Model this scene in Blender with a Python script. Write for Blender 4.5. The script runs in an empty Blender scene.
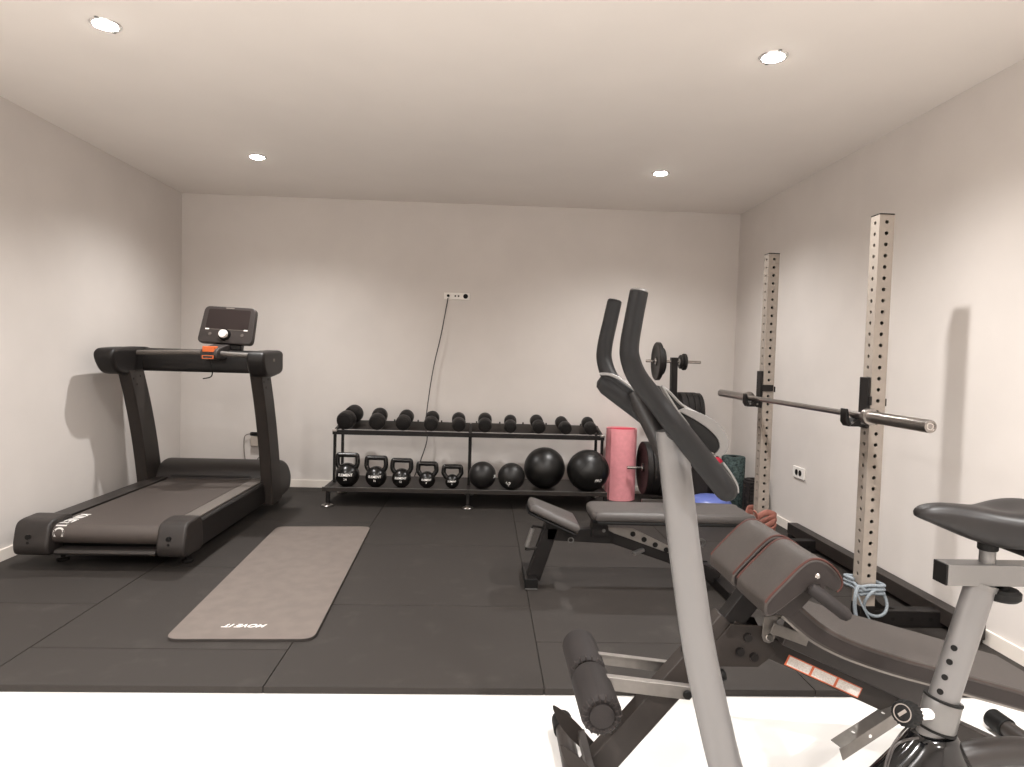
import bpy, bmesh, math, random
from mathutils import Vector, Matrix
random.seed(4)
PI = math.pi
sc = bpy.context.scene
COL = sc.collection

# ------------------------------------------------------------------ camera
F, YAW, PITCH, ROLL, CH = 661.36, .0427, -.0421, .0283, 1.1972
fwd = Vector((math.sin(YAW)*math.cos(PITCH), math.cos(YAW)*math.cos(PITCH), math.sin(PITCH)))
r0 = Vector((math.cos(YAW), -math.sin(YAW), 0)); u0 = r0.cross(fwd)
RT = math.cos(ROLL)*r0 + math.sin(ROLL)*u0
UP = -math.sin(ROLL)*r0 + math.cos(ROLL)*u0
CAM = Vector((0, 0, CH))
cd = bpy.data.cameras.new('camera'); cam = bpy.data.objects.new('camera', cd); COL.objects.link(cam)
cam.matrix_world = Matrix(((RT.x, UP.x, -fwd.x, 0), (RT.y, UP.y, -fwd.y, 0), (RT.z, UP.z, -fwd.z, CH), (0, 0, 0, 1)))
cd.sensor_fit = 'HORIZONTAL'; cd.sensor_width = 36; cd.lens = F/1024*36; cd.clip_start = .02
sc.camera = cam

def P(px, py, X=None, Y=None, Z=None):
    """The place in the room seen at a measured point of the photo, on the plane it lies in."""
    d = RT*((px-512)/F) + UP*(-(py-383.5)/F) + fwd
    t = X/d.x if X is not None else Y/d.y if Y is not None else (Z-CH)/d.z
    return CAM + d*t

# room: x to the right, y into the room, z up; z=0 is the top of the rubber flooring
XL, XR, YB, HC, YM, YF, ZF = -2.607, 2.223, 5.804, 2.499, 2.332, -2.6, -.026

# ------------------------------------------------------------------ materials
def lin(c):
    return tuple(((v/255)/12.92 if v/255 <= .04045 else ((v/255+.055)/1.055)**2.4) for v in c)
def mat(name, rgb, rough=.5, metal=0, spec=.5, noise=0, scale=20, bump=0, bscale=200, coat=0, detail=3, rgb2=None, sheen=0):
    m = bpy.data.materials.new(name); m.use_nodes = True
    nt = m.node_tree; b = nt.nodes['Principled BSDF']
    c = lin(rgb)
    b.inputs['Base Color'].default_value = (*c, 1)
    b.inputs['Roughness'].default_value = rough
    b.inputs['Metallic'].default_value = metal
    b.inputs['Specular IOR Level'].default_value = spec
    if coat:
        b.inputs['Coat Weight'].default_value = coat; b.inputs['Coat Roughness'].default_value = .08
    if sheen:
        b.inputs['Sheen Weight'].default_value = sheen; b.inputs['Sheen Roughness'].default_value = .5
    tc = nt.nodes.new('ShaderNodeTexCoord')
    if noise or rgb2:
        n = nt.nodes.new('ShaderNodeTexNoise'); n.inputs['Scale'].default_value = scale; n.inputs['Detail'].default_value = detail
        nt.links.new(tc.outputs['Object'], n.inputs['Vector'])
        r = nt.nodes.new('ShaderNodeValToRGB')
        d = lin(rgb2) if rgb2 else None
        r.color_ramp.elements[0].position = .35; r.color_ramp.elements[1].position = .65
        r.color_ramp.elements[0].color = (*[v*(1-noise) for v in c], 1)
        r.color_ramp.elements[1].color = (*(d if d else [min(1, v*(1+noise)) for v in c]), 1)
        nt.links.new(n.outputs['Fac'], r.inputs['Fac']); nt.links.new(r.outputs['Color'], b.inputs['Base Color'])
    if bump:
        n2 = nt.nodes.new('ShaderNodeTexNoise'); n2.inputs['Scale'].default_value = bscale; n2.inputs['Detail'].default_value = 4
        nt.links.new(tc.outputs['Object'], n2.inputs['Vector'])
        bp = nt.nodes.new('ShaderNodeBump'); bp.inputs['Strength'].default_value = bump; bp.inputs['Distance'].default_value = .002
        nt.links.new(n2.outputs['Fac'], bp.inputs['Height']); nt.links.new(bp.outputs['Normal'], b.inputs['Normal'])
    return m
def emit(name, rgb, s):
    m = bpy.data.materials.new(name); m.use_nodes = True
    b = m.node_tree.nodes['Principled BSDF']
    b.inputs['Base Color'].default_value = (1, 1, 1, 1)
    b.inputs['Emission Color'].default_value = (*rgb, 1); b.inputs['Emission Strength'].default_value = s
    return m

M = dict(
    wall=mat('wall_plaster', (206, 200, 195), .85, noise=.02, scale=3, bump=.12, bscale=60, spec=.2),
    ceil=mat('ceiling_plaster', (228, 222, 216), .9, noise=.015, scale=2, bump=.08, bscale=50, spec=.2),
    floor=mat('white_resin_floor', (214, 212, 209), .22, noise=.02, scale=2, spec=.5),
    base=mat('white_skirting', (222, 214, 205), .5),
    black=mat('black_plastic', (24, 21, 20), .45, noise=.06, scale=60, bump=.1, bscale=600, spec=.32),
    satin=mat('satin_dark_plastic', (38, 34, 32), .42, noise=.05, scale=30, bump=.08, bscale=500, spec=.35),
    steel=mat('black_powder_coat', (20, 17, 16), .5, bump=.15, bscale=900, noise=.05, scale=40, spec=.25),
    brownsteel=mat('dark_brown_powder_coat', (42, 37, 34), .45, bump=.12, bscale=900, noise=.05, scale=40, spec=.3),
    deep=mat('deep_black', (11, 10, 9), .6, spec=.2),
    gloss=mat('gloss_black', (7, 7, 8), .12, spec=.4, coat=.3),
    chrome=mat('chrome', (205, 200, 195), .18, 1),
    bar=mat('bar_steel', (152, 147, 143), .28, 1, noise=.05, scale=80),
    silver=mat('silver_paint', (106, 104, 102), .36, .5, bump=.06, bscale=900),
    mast=mat('mast_silver_paint', (108, 106, 105), .38, .45, bump=.05, bscale=900),
    zinc=mat('zinc_bracket', (128, 123, 118), .4, .7, noise=.06, scale=40),
    greige=mat('upright_paint', (142, 133, 124), .45, noise=.03, scale=30, spec=.3),
    vinyl=mat('charcoal_vinyl', (60, 55, 52), .55, noise=.06, scale=90, bump=.3, bscale=700, spec=.3),
    vinylside=mat('dark_vinyl', (36, 30, 28), .55, noise=.06, scale=90, bump=.3, bscale=700, spec=.3),
    red=mat('red_brown_piping', (66, 36, 30), .6, spec=.3),
    benchpad=mat('bench_vinyl', (66, 62, 60), .42, noise=.05, scale=80, bump=.2, bscale=600, spec=.4),
    foam=mat('black_foam', (36, 32, 31), .7, noise=.1, scale=200, bump=.3, bscale=500, spec=.25),
    grip=mat('grip_foam', (17, 16, 16), .5, noise=.05, scale=200, bump=.15, bscale=600, spec=.2),
    yoga=mat('taupe_foam', (98, 89, 83), .7, noise=.07, scale=14, bump=.35, bscale=260, detail=6),
    yogaside=mat('dark_foam_edge', (40, 35, 32), .8),
    pink=mat('pink_foam', (228, 152, 158), .7, noise=.04, scale=30, bump=.5, bscale=120, spec=.2),
    pinkdeep=mat('deep_pink_foam', (205, 62, 84), .65),
    belt=mat('treadmill_belt', (66, 59, 55), .55, noise=.1, scale=350, bump=.35, bscale=900, spec=.35),
    rail=mat('grey_foot_rail', (92, 86, 81), .5, noise=.05, scale=60, bump=.2, bscale=400),
    iron=mat('kettlebell_iron', (18, 16, 15), .26, spec=.45, bump=.12, bscale=300),
    ball=mat('medicine_ball_rubber', (24, 22, 21), .4, bump=.25, bscale=700, noise=.06, scale=30, spec=.4),
    leather=mat('ball_leather', (17, 16, 15), .36, bump=.2, bscale=400, spec=.45),
    plate=mat('plate_rubber', (26, 23, 22), .5, bump=.2, bscale=500, noise=.05, scale=40, spec=.3),
    db=mat('dumbbell_rubber', (22, 19, 18), .5, bump=.25, bscale=600, noise=.06, scale=60, spec=.3),
    white=mat('white_print', (235, 232, 228), .5),
    orange=mat('orange_key', (226, 110, 52), .5),
    plastic=mat('white_socket', (232, 228, 222), .35),
    greyplug=mat('grey_plug', (165, 155, 145), .45),
    screen=mat('dark_screen', (44, 37, 36), .12, spec=.5),
    shell=mat('console_shell', (54, 49, 47), .42, noise=.04, scale=50, spec=.35),
    teal=mat('teal_speckled_foam', (42, 54, 54), .8, noise=.25, scale=55, rgb2=(74, 88, 86), bump=.3, bscale=120, spec=.2),
    blue=mat('blue_rubber', (92, 106, 170), .35),
    bagred=mat('red_nylon', (190, 36, 62), .5),
    cord=mat('pale_blue_rope', (122, 130, 136), .7, noise=.2, scale=200),
    salmon=mat('salmon_latex', (146, 96, 84), .6, noise=.08, scale=40, spec=.3),
    cable=mat('dark_cable', (48, 43, 41), .5),
    palecable=mat('grey_cable', (120, 112, 106), .5),
    sticker=mat('pale_label', (205, 196, 188), .5, noise=.1, scale=300, rgb2=(222, 216, 210)),
    orangeline=mat('orange_label_edge', (196, 98, 62), .5),
    reflect=mat('lamp_reflector', (230, 228, 225), .2, .8),
    lamp=emit('lamp_glow', (1, .95, .88), 60),
)
# rubber floor: dark, speckled, faint pale smudges
def rubber():
    m = mat('rubber_tile', (45, 41, 38), .68, spec=.25, noise=.08, scale=240, bump=.35, bscale=500)
    nt = m.node_tree; b = nt.nodes['Principled BSDF']
    src = b.inputs['Base Color'].links[0].from_socket
    tc = [n for n in nt.nodes if n.type == 'TEX_COORD'][0]
    n = nt.nodes.new('ShaderNodeTexNoise'); n.inputs['Scale'].default_value = 6.5; n.inputs['Detail'].default_value = 6; n.inputs['Roughness'].default_value = .62
    nt.links.new(tc.outputs['Object'], n.inputs['Vector'])
    r = nt.nodes.new('ShaderNodeValToRGB'); r.color_ramp.elements[0].position = .56; r.color_ramp.elements[1].position = .8
    r.color_ramp.elements[0].color = (0, 0, 0, 1); r.color_ramp.elements[1].color = (.3, .3, .3, 1)
    nt.links.new(n.outputs['Fac'], r.inputs['Fac'])
    mx = nt.nodes.new('ShaderNodeMix'); mx.data_type = 'RGBA'
    nt.links.new(r.outputs['Color'], mx.inputs['Factor']); nt.links.new(src, mx.inputs['A'])
    mx.inputs['B'].default_value = (*lin((80, 75, 71)), 1)
    nt.links.new(mx.outputs['Result'], b.inputs['Base Color'])
    return m
M['rubber'] = rubber()

# ------------------------------------------------------------------ mesh helpers
class MB:
    def __init__(s): s.bm = bmesh.new()
    def poly(s, pts): return s.bm.faces.new([s.bm.verts.new(p) for p in pts])
    def box(s, x0, x1, y0, y1, z0, z1, T=None):
        v = [Vector((x, y, z)) for x in (x0, x1) for y in (y0, y1) for z in (z0, z1)]
        if T: v = [T @ p for p in v]
        v = [s.bm.verts.new(p) for p in v]
        for f in ((0, 1, 3, 2), (4, 6, 7, 5), (0, 4, 5, 1), (2, 3, 7, 6), (0, 2, 6, 4), (1, 5, 7, 3)):
            s.bm.faces.new([v[i] for i in f])
        return s
    def bar(s, p, q, w, h, up=(0, 0, 1)):
        """rectangular tube from p to q: w across, h along `up`"""
        p, q = Vector(p), Vector(q); d = q-p; L = d.length; d.normalize()
        side = d.cross(Vector(up)).normalized(); u = side.cross(d)
        T = Matrix(((d.x, side.x, u.x, p.x), (d.y, side.y, u.y, p.y), (d.z, side.z, u.z, p.z), (0, 0, 0, 1)))
        return s.box(0, L, -w/2, w/2, -h/2, h/2, T)
    def tube(s, pts, r, n=16, flat=1.0, closed=False, cap=True, dome=False, side=None):
        pts = [Vector(p) for p in pts]; N = len(pts)
        rr = list(r) if isinstance(r, (list, tuple)) else [r]*N
        if dome:
            d0 = (pts[0]-pts[1]).normalized(); d1 = (pts[-1]-pts[-2]).normalized(); a, b = rr[0], rr[-1]
            pts = [pts[0]+d0*a*.95, pts[0]+d0*a*.7] + pts + [pts[-1]+d1*b*.7, pts[-1]+d1*b*.95]
            rr = [a*.35, a*.75] + rr + [b*.75, b*.35]; N = len(pts)
        nrm = None; rings = []
        for i in range(N):
            if closed: t = (pts[(i+1) % N]-pts[i-1])
            else: t = pts[min(i+1, N-1)]-pts[max(i-1, 0)]
            t.normalize()
            if nrm is None:
                ref = Vector(side) if side else (Vector((0, 0, 1)) if abs(t.z) < .9 else Vector((0, 1, 0)))
                nrm = (ref - t*ref.dot(t)).normalized()
            else: nrm = (nrm - t*nrm.dot(t)).normalized()
            b = t.cross(nrm)
            rings.append([s.bm.verts.new(pts[i] + (nrm*math.cos(2*PI*k/n) + b*flat*math.sin(2*PI*k/n))*rr[i]) for k in range(n)])
        for i in range(N if closed else N-1):
            A, B = rings[i], rings[(i+1) % N]
            for k in range(n): s.bm.faces.new((A[k], A[(k+1) % n], B[(k+1) % n], B[k]))
        if cap and not closed:
            s.bm.faces.new(rings[0][::-1]); s.bm.faces.new(rings[-1])
        return s
    def lathe(s, prof, T=None, n=36):
        """(radius, height) pairs spun about local z"""
        T = T or Matrix(); rings = []
        for r, z in prof:
            if r < 1e-5: rings.append([s.bm.verts.new(T @ Vector((0, 0, z)))])
            else: rings.append([s.bm.verts.new(T @ Vector((r*math.cos(2*PI*k/n), r*math.sin(2*PI*k/n), z))) for k in range(n)])
        for A, B in zip(rings, rings[1:]):
            for k in range(n):
                k2 = (k+1) % n
                if len(A) == 1 and len(B) == 1: continue
                if len(A) == 1: s.bm.faces.new((A[0], B[k2], B[k]))
                elif len(B) == 1: s.bm.faces.new((A[k], A[k2], B[0]))
                else: s.bm.faces.new((A[k], A[k2], B[k2], B[k]))
        if len(rings[0]) > 1 and len(rings[-1]) > 1:      # a ring: close it through the bore
            A, B = rings[-1], rings[0]
            for k in range(n): s.bm.faces.new((A[k], A[(k+1) % n], B[(k+1) % n], B[k]))
        elif len(rings[0]) > 1: s.bm.faces.new(rings[0][::-1])
        elif len(rings[-1]) > 1: s.bm.faces.new(rings[-1])
        return s
    def prism(s, poly, axis, a, b):
        """outline in the two other axes (in x,y,z order), extruded along axis from a to b"""
        def pt(u, v, w): return {'X': (w, u, v), 'Y': (u, w, v), 'Z': (u, v, w)}[axis]
        A = [s.bm.verts.new(pt(u, v, a)) for u, v in poly]; B = [s.bm.verts.new(pt(u, v, b)) for u, v in poly]
        n = len(poly)
        s.bm.faces.new(A); s.bm.faces.new(B[::-1])
        for k in range(n): s.bm.faces.new((A[k], B[k], B[(k+1) % n], A[(k+1) % n]))
        return s
    def sweep(s, secs):
        """rings of equal length joined, ends closed"""
        R = [[s.bm.verts.new(p) for p in q] for q in secs]; n = len(R[0])
        for A, B in zip(R, R[1:]):
            for k in range(n): s.bm.faces.new((A[k], A[(k+1) % n], B[(k+1) % n], B[k]))
        s.bm.faces.new(R[0][::-1]); s.bm.faces.new(R[-1])
        return s

ORG = {}
def obj(name, mb, m, parent=None, bevel=0, seg=2, angle=38, sub=0):
    bm = mb.bm
    if parent is not None: bmesh.ops.translate(bm, verts=bm.verts, vec=-ORG[parent])
    bmesh.ops.recalc_face_normals(bm, faces=bm.faces)
    me = bpy.data.meshes.new(name); bm.to_mesh(me); bm.free()
    for p in me.polygons: p.use_smooth = True
    me.set_sharp_from_angle(angle=math.radians(angle))
    o = bpy.data.objects.new(name, me); COL.objects.link(o)
    me.materials.append(M[m] if isinstance(m, str) else m)
    if parent is not None: o.parent = parent; ORG[o] = ORG[parent].copy()
    else: ORG[o] = Vector((0, 0, 0))
    if bevel:
        b = o.modifiers.new('soft_edges', 'BEVEL'); b.width = bevel; b.segments = seg; b.limit_method = 'ANGLE'; b.angle_limit = math.radians(35); b.harden_normals = True
    if sub:
        b = o.modifiers.new('smooth', 'SUBSURF'); b.levels = sub; b.render_levels = sub
    return o
def thing(name, label, cat, loc=(0, 0, 0), group=None, rz=0):
    o = bpy.data.objects.new(name, None); COL.objects.link(o)
    o.empty_display_size = .1
    o.location = loc; o.rotation_euler = (0, 0, rz); o['label'] = label; o['category'] = cat
    if group: o['group'] = group
    ORG[o] = Vector(loc)
    return o
def tag(o, label, cat, group=None):
    o['label'] = label; o['category'] = cat
    if group: o['group'] = group
    return o
def struct(name, mb, m, **k):
    o = obj(name, mb, m, **k); o['kind'] = 'structure'; return o
def dup(root, loc, label, rz=None):
    r = root.copy(); COL.objects.link(r); r.location = loc; r['label'] = label
    if rz is not None: r.rotation_euler = (0, 0, rz)
    for ch in list(root.children):
        c = ch.copy(); COL.objects.link(c); c.parent = r
        for g in list(ch.children):
            d = g.copy(); COL.objects.link(d); d.parent = c
    return r
def smooth(pts, k=6, closed=False):
    """Catmull-Rom through the points"""
    pts = [Vector(p) for p in pts]; n = len(pts); out = []
    for i in range(n if closed else n-1):
        if closed: p0, p1, p2, p3 = pts[i-1], pts[i], pts[(i+1) % n], pts[(i+2) % n]
        else: p0, p1, p2, p3 = pts[max(i-1, 0)], pts[i], pts[i+1], pts[min(i+2, n-1)]
        for j in range(k):
            t = j/k
            out.append(.5*((2*p1)+(p2-p0)*t+(2*p0-5*p1+4*p2-p3)*t*t+(3*p1-p0-3*p2+p3)*t**3))
    if not closed: out.append(pts[-1])
    return out
def smooth2(pts, k=6, closed=False):
    return [(p.x, p.y) for p in smooth([(a, b, 0) for a, b in pts], k, closed)]
def rrect(x0, x1, y0, y1, r, n=6):
    o = []
    for cx, cy, a in ((x1-r, y1-r, 0), (x0+r, y1-r, 90), (x0+r, y0+r, 180), (x1-r, y0+r, 270)):
        for k in range(n+1):
            t = math.radians(a+90*k/n); o.append((cx+r*math.cos(t), cy+r*math.sin(t)))
    return o
def frame(o, x, y):
    """matrix with origin o, local x along x, local y towards y"""
    x = Vector(x).normalized(); y = Vector(y); z = x.cross(y).normalized(); y = z.cross(x); o = Vector(o)
    return Matrix(((x.x, y.x, z.x, o.x), (x.y, y.y, z.y, o.y), (x.z, y.z, z.z, o.z), (0, 0, 0, 1)))
def axis(o, z, up=(0, 0, 1)):
    z = Vector(z).normalized(); u = Vector(up)
    if abs(z.dot(u)) > .95: u = Vector((1, 0, 0))
    x = u.cross(z).normalized(); y = z.cross(x); o = Vector(o)
    return Matrix(((x.x, y.x, z.x, o.x), (x.y, y.y, z.y, o.y), (x.z, y.z, z.z, o.z), (0, 0, 0, 1)))
def disc(mb, o, z, r, h, n=24, b=.0):
    """short cylinder from o along z"""
    T = axis(o, z)
    if b: mb.lathe([(0, 0), (r-b, 0), (r, b), (r, h-b), (r-b, h), (0, h)], T, n)
    else: mb.lathe([(0, 0), (r, 0), (r, h), (0, h)], T, n)
    return mb
def text(name, body, T, size, m, parent, wrap=None, extrude=.0004, shear=0):
    cu = bpy.data.curves.new(name, 'FONT'); cu.body = body; cu.size = size; cu.extrude = extrude
    cu.align_x = 'CENTER'; cu.align_y = 'CENTER'; cu.shear = shear; cu.offset = size*.012
    t = bpy.data.objects.new(name, cu); COL.objects.link(t)
    bpy.context.view_layer.update()
    me = bpy.data.meshes.new_from_object(t.evaluated_get(bpy.context.evaluated_depsgraph_get()))
    bpy.data.objects.remove(t); bpy.data.curves.remove(cu)
    for v in me.vertices:
        p = wrap(v.co) if wrap else T @ v.co
        v.co = p - ORG[parent]
    me.name = name
    o = bpy.data.objects.new(name, me); COL.objects.link(o); o.parent = parent; ORG[o] = ORG[parent].copy()
    me.materials.clear(); me.materials.append(M[m]); return o

# ------------------------------------------------------------------ room
struct('floor', MB().box(XL-.1, XR+.1, YF-.1, YB+.1, -.2, ZF), 'floor')
t = MB()
t.box(XL, XR, YM+.004, YB, ZF, -.005)
cols = [XL, -1.7527, -.7529, .2473, 1.2473, XR]
cut = [3.079, 2.625, 3.108, 2.72, 3.3]
for i in range(5):
    ys = [YM]
    y = cut[i]
    while y < YB-.02: ys.append(y); y += 1
    ys.append(YB)
    for a, b in zip(ys, ys[1:]):
        g = .0018
        x0, x1 = cols[i]+(g if i else 0), cols[i+1]-(g if i < 4 else 0)
        t.box(x0, x1, a+(g if a > YM else 0), b-(g if b < YB else 0), ZF+.001, 0)
struct('rubber_floor', t, 'rubber', bevel=.0015, seg=1)
struct('ceiling', MB().box(XL-.1, XR+.1, YF-.1, YB+.1, HC, HC+.1), 'ceil')
struct('wall_left', MB().box(XL-.1, XL, YF, YB, ZF, HC), 'wall')
struct('wall_right', MB().box(XR, XR+.1, YF, YB, ZF, HC), 'wall')
struct('wall_back', MB().box(XL-.1, XR+.1, YB, YB+.1, ZF, HC), 'wall')
struct('wall_front', MB().box(XL-.1, XR+.1, YF-.1, YF, ZF, HC), 'wall')
def skirting(name, x0, x1, y0, y1):
    struct(name, MB().box(x0, x1, y0, y1, ZF, .064), 'base', bevel=.003)
skirting('baseboard_left', XL, XL+.012, YF, YB)
skirting('baseboard_right', XR-.012, XR, YF, YB)
skirting('baseboard_back', XL+.012, XR-.012, YB-.012, YB)

# ceiling lamps: four in view and the rest of the same grid behind the camera
LX, LY = (-1.58, 1.195), (4.63, 2.825, 1.02, -.79)
WHERE = {(0, 0): 'small round ceiling downlight above the treadmill console, by the back wall',
         (1, 0): 'small round ceiling downlight at the far end, above the rolled pink mat',
         (0, 1): 'bright round ceiling downlight nearer the camera, on the treadmill side of the room',
         (1, 1): 'bright round ceiling downlight nearer the camera, on the squat rack side of the room'}
for i, x in enumerate(LX):
    for j, y in enumerate(LY):
        L = bpy.data.lights.new('downlight_beam', 'SPOT'); L.energy = (145, 150, 185, 420)[j]; L.color = (1, .978, .96)
        L.spot_size = math.radians((142, 142, 150, 172)[j]); L.spot_blend = 1; L.shadow_soft_size = .03
        lo = bpy.data.objects.new('downlight_beam', L); COL.objects.link(lo); lo.location = (x, y, HC-.02)
        if (i, j) not in WHERE: continue
        t = thing('ceiling_downlight', WHERE[(i, j)], 'ceiling light', (x, y, HC), 'recessed ceiling downlights')
        a = MB(); T = Matrix.Translation((x, y, HC))
        a.lathe([(.047, 0), (.047, -.004), (.058, -.004), (.061, 0)], T, 32); obj('trim_ring', a, 'reflect', t)
        b = MB(); b.lathe([(0, -.001), (.046, -.001), (.046, -.006), (.03, -.011), (0, -.013)], T, 24); obj('lamp_lens', b, 'lamp', t)
        for s in (-1, 1):
            c = MB().box(x-.006, x+.006, y+s*.062-.008, y+s*.062+.008, HC-.004, HC-.0002); obj('spring_clip', c, 'cable', t)

# ------------------------------------------------------------------ treadmill
def treadmill():
    t = thing('treadmill', 'large black treadmill with tilted console beside the plain side wall', 'treadmill', (-1.969, 4.3, 0))
    xl, xr, bl, br = -2.39, -1.548, -2.262, -1.682
    for a, b, c in ((xl, bl-.012, bl-.012), (br+.012, xr, xr)):
        s = MB().prism([(a, .085), (b, .085), (b, .236), (a, .236)], 'Y', 3.60, 4.95); f = obj('side_rail', s, 'black', t, bevel=.012, seg=3)
        u = MB().box(a+(.004 if a == xl else .001), b-(.001 if a == xl else .03), 3.66, 4.92, .236, .247); obj('foot_strip', u, 'satin' if a == xl else 'rail', f, bevel=.004)
    # belt wraps over the rear roller
    r = .052; out = []; y0, yr = 4.96, 3.58
    out.append((y0, .240))
    for k in range(13):
        a = PI/2+PI*k/12; out.append((yr+r*math.cos(a), .188+r*math.sin(a)))
    out.append((y0, .136))
    out = [(min(a_, 4.90), z_) for a_, z_ in out]; b = MB(); b.prism(out, 'X', bl, br); belt = obj('running_belt', b, 'belt', t)
    # lettering printed along the belt edge; wraps over the roller
    def wrap(v):
        s = 3.635 - v.x      # reading towards the rear end
        x = bl+.050 + v.y
        if s > yr: return Vector((x, s, .2404+v.z))
        a = (yr-s)/r
        return Vector((x, yr-(r+.0006)*math.sin(a), .188+(r+.0006)*math.cos(a)))
    text('belt_lettering', 'KINETIC', None, .078, 'white', belt, wrap=wrap, extrude=.0002)
    # rear end: two moulded caps and the bumper between
    for a, c in ((xl-.034, bl+.02), (br-.012, xr+.006)):
        pr = smooth2([(3.50, .18), (3.495, .12), (3.52, .085), (3.62, .078), (3.72, .085), (3.72, .2), (3.70, .262), (3.62, .268), (3.53, .255)], 5, True)
        s = MB().prism(pr, 'X', a, c); cp = obj('rear_cap', s, 'satin', t, bevel=.018, seg=4, angle=50)
        m = (a+c)/2-.01
        k = MB(); disc(k, (m, 3.492, .185), (0, 1, 0), .013, .01, 16); disc(k, (m, 3.493, .155), (0, 1, 0), .007, .01, 12); obj('adjuster_hole', k, 'deep', cp)
    s = MB().prism([(3.515, .088), (3.505, .1), (3.515, .116), (3.6, .116), (3.6, .085)], 'X', bl+.04, br-.02); obj('rear_bumper', s, 'satin', t, bevel=.005)
    s = MB().box(bl, br, 3.62, 4.9, .075, .13); obj('deck_underside', s, 'deep', t)
    for x in (-2.29, -1.62):
        s = MB(); disc(s, (x, 3.70, 0), (0, 0, 1), .032, .022, 20, .005); disc(s, (x, 3.70, .02), (0, 0, 1), .012, .06, 12); obj('levelling_foot', s, 'steel', t)
    for x in (-2.36, -1.6):
        s = MB(); disc(s, (x-.02, 5.2, .04), (1, 0, 0), .04, .04, 24, .006); s.box(x-.012, x+.012, 5.185, 5.215, .04, .1); obj('transport_wheel', s, 'steel', t)
    # hood
    pr = smooth2([(4.87, .23), (4.92, .315), (5.02, .352), (5.13, .345), (5.25, .295), (5.33, .20), (5.31, .10), (5.21, .07), (4.94, .07), (4.86, .1)], 6, True)
    s = MB().prism(pr, 'X', xl+.01, xr+.03); obj('motor_hood', s, 'satin', t, bevel=.03, seg=5, angle=55)
    s = MB().box(bl, br, 4.875, 4.905, .225, .262); obj('hood_lip', s, 'black', t, bevel=.006)
    # uprights
    for a, c in ((-2.443, -2.362), (-1.576, -1.495)):
        pts = [(4.79, .07), (4.765, .22), (4.70, .50), (4.61, .78), (4.505, 1.03)]
        fr = smooth2(pts, 5); wd = [.225 - .025*k/(len(fr)-1) for k in range(len(fr))]
        pr = fr + [(y+w, z) for (y, z), w in zip(fr, wd)][::-1]
        s = MB().prism(pr, 'X', a, c); u = obj('upright', s, 'brownsteel', t, bevel=.012, seg=3)
        side = c+.0005 if a < -2 else a
        for (dy, dz) in ((4.565, .97), (4.65, .985), (4.61, .93)):
            k = MB(); disc(k, (c-.002 if a < -2 else c-.002, dy, dz), (1, 0, 0), .008, .003, 12); obj('bolt', k, 'deep', u)
    # handlebar top: moulded arms + cross bar
    for a, c, sx in ((-2.492, -2.365, 1), (-1.566, -1.446, -1)):
        pr = smooth2([(4.41, 1.11), (4.425, 1.165), (4.498, 1.178), (4.667, 1.184), (4.822, 1.182), (4.84, 1.12), (4.829, 1.035), (4.726, 1.012), (4.572, 1.0), (4.469, 1.02)], 5, True)
        if sx > 0: pr = [(y-(4.84-y)*.22, z) for y, z in pr]
        s = MB().prism(pr, 'X', a, c); ar = obj('handrail_arm', s, 'black', t, bevel=.03, seg=5, angle=55)
        if sx < 0:
            k = MB().box(c-.0005, c+.0008, 4.60, 4.64, 1.11, 1.13); obj('arm_logo', k, 'palecable', ar)
    s = MB().prism(smooth2([(4.70, 1.03), (4.69, 1.10), (4.72, 1.168), (4.79, 1.175), (4.835, 1.12), (4.82, 1.03), (4.75, 1.02)], 5, True), 'X', -2.38, -1.56); obj('cross_beam', s, 'black', t)
    g = smooth([(-2.38, 4.62, 1.145), (-2.27, 4.60, 1.15), (-2.03, 4.58, 1.158), (-1.87, 4.58, 1.158), (-1.70, 4.60, 1.15), (-1.56, 4.62, 1.145)], 6)
    s = MB().tube(g, .017, 14); obj('front_handlebar', s, 'rail', t)
    # safety key unit and its clip
    cx = -1.85
    s = MB().prism(smooth2([(4.530, 1.12), (4.530, 1.175), (4.610, 1.20), (4.750, 1.215), (4.770, 1.15), (4.650, 1.115)], 4, True), 'X', cx-.058, cx+.058); k = obj('safety_key_unit', s, 'shell', t, bevel=.008)
    s = MB().box(cx-.04, cx+.036, 4.516, 4.590, 1.165, 1.203, Matrix.Translation((0, 0, 0))); obj('safety_key', s, 'orange', k, bevel=.004)
    s = MB().box(cx-.04, cx+.036, 4.514, 4.520, 1.118, 1.142); obj('key_label', s, 'orange', k)
    s = MB().box(cx-.033, cx+.029, 4.512, 4.515, 1.123, 1.137); obj('key_label_face', s, 'shell', k)
    s = MB().tube(smooth([(cx, 4.530, 1.12), (cx+.03, 4.510, 1.05), (cx+.02, 4.520, 1.0), (cx-.03, 4.510, .985)], 5), .004, 8); obj('key_lanyard', s, 'deep', k)
    # console: tilted panel on a neck
    T = frame((-1.825, 4.80, 1.352), (1, -.10, -.03), (.09, .30, 1))       # x across, y up the panel, z towards the runner
    def pan(w0, w1, h, r=.03):
        o = []
        for x, y in ((w1/2, h/2), (-w1/2, h/2), (-w0/2, -h/2), (w0/2, -h/2)): o.append(Vector((x, y)))
        res = []
        for i in range(4):
            p, a, b = o[i], o[i-1], o[(i+1) % 4]
            da = (a-p).normalized(); db = (b-p).normalized()
            for k in range(6):
                u = k/5; q = (p+da*r)*(1-u)**2 + p*2*u*(1-u) + (p+db*r)*u*u; res.append(q)
        return res
    def slab(pts, z0, z1, off=(0, 0)):
        m = MB(); A = [T @ Vector((p.x+off[0], p.y+off[1], z0)) for p in pts]; B = [T @ Vector((p.x+off[0], p.y+off[1], z1)) for p in pts]
        return m.sweep([A, B])
    # console normal faces the runner (towards -y): flip by building with z negative side
    fz = -1 if (T.to_3x3() @ Vector((0, 0, 1))).y > 0 else 1
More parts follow.
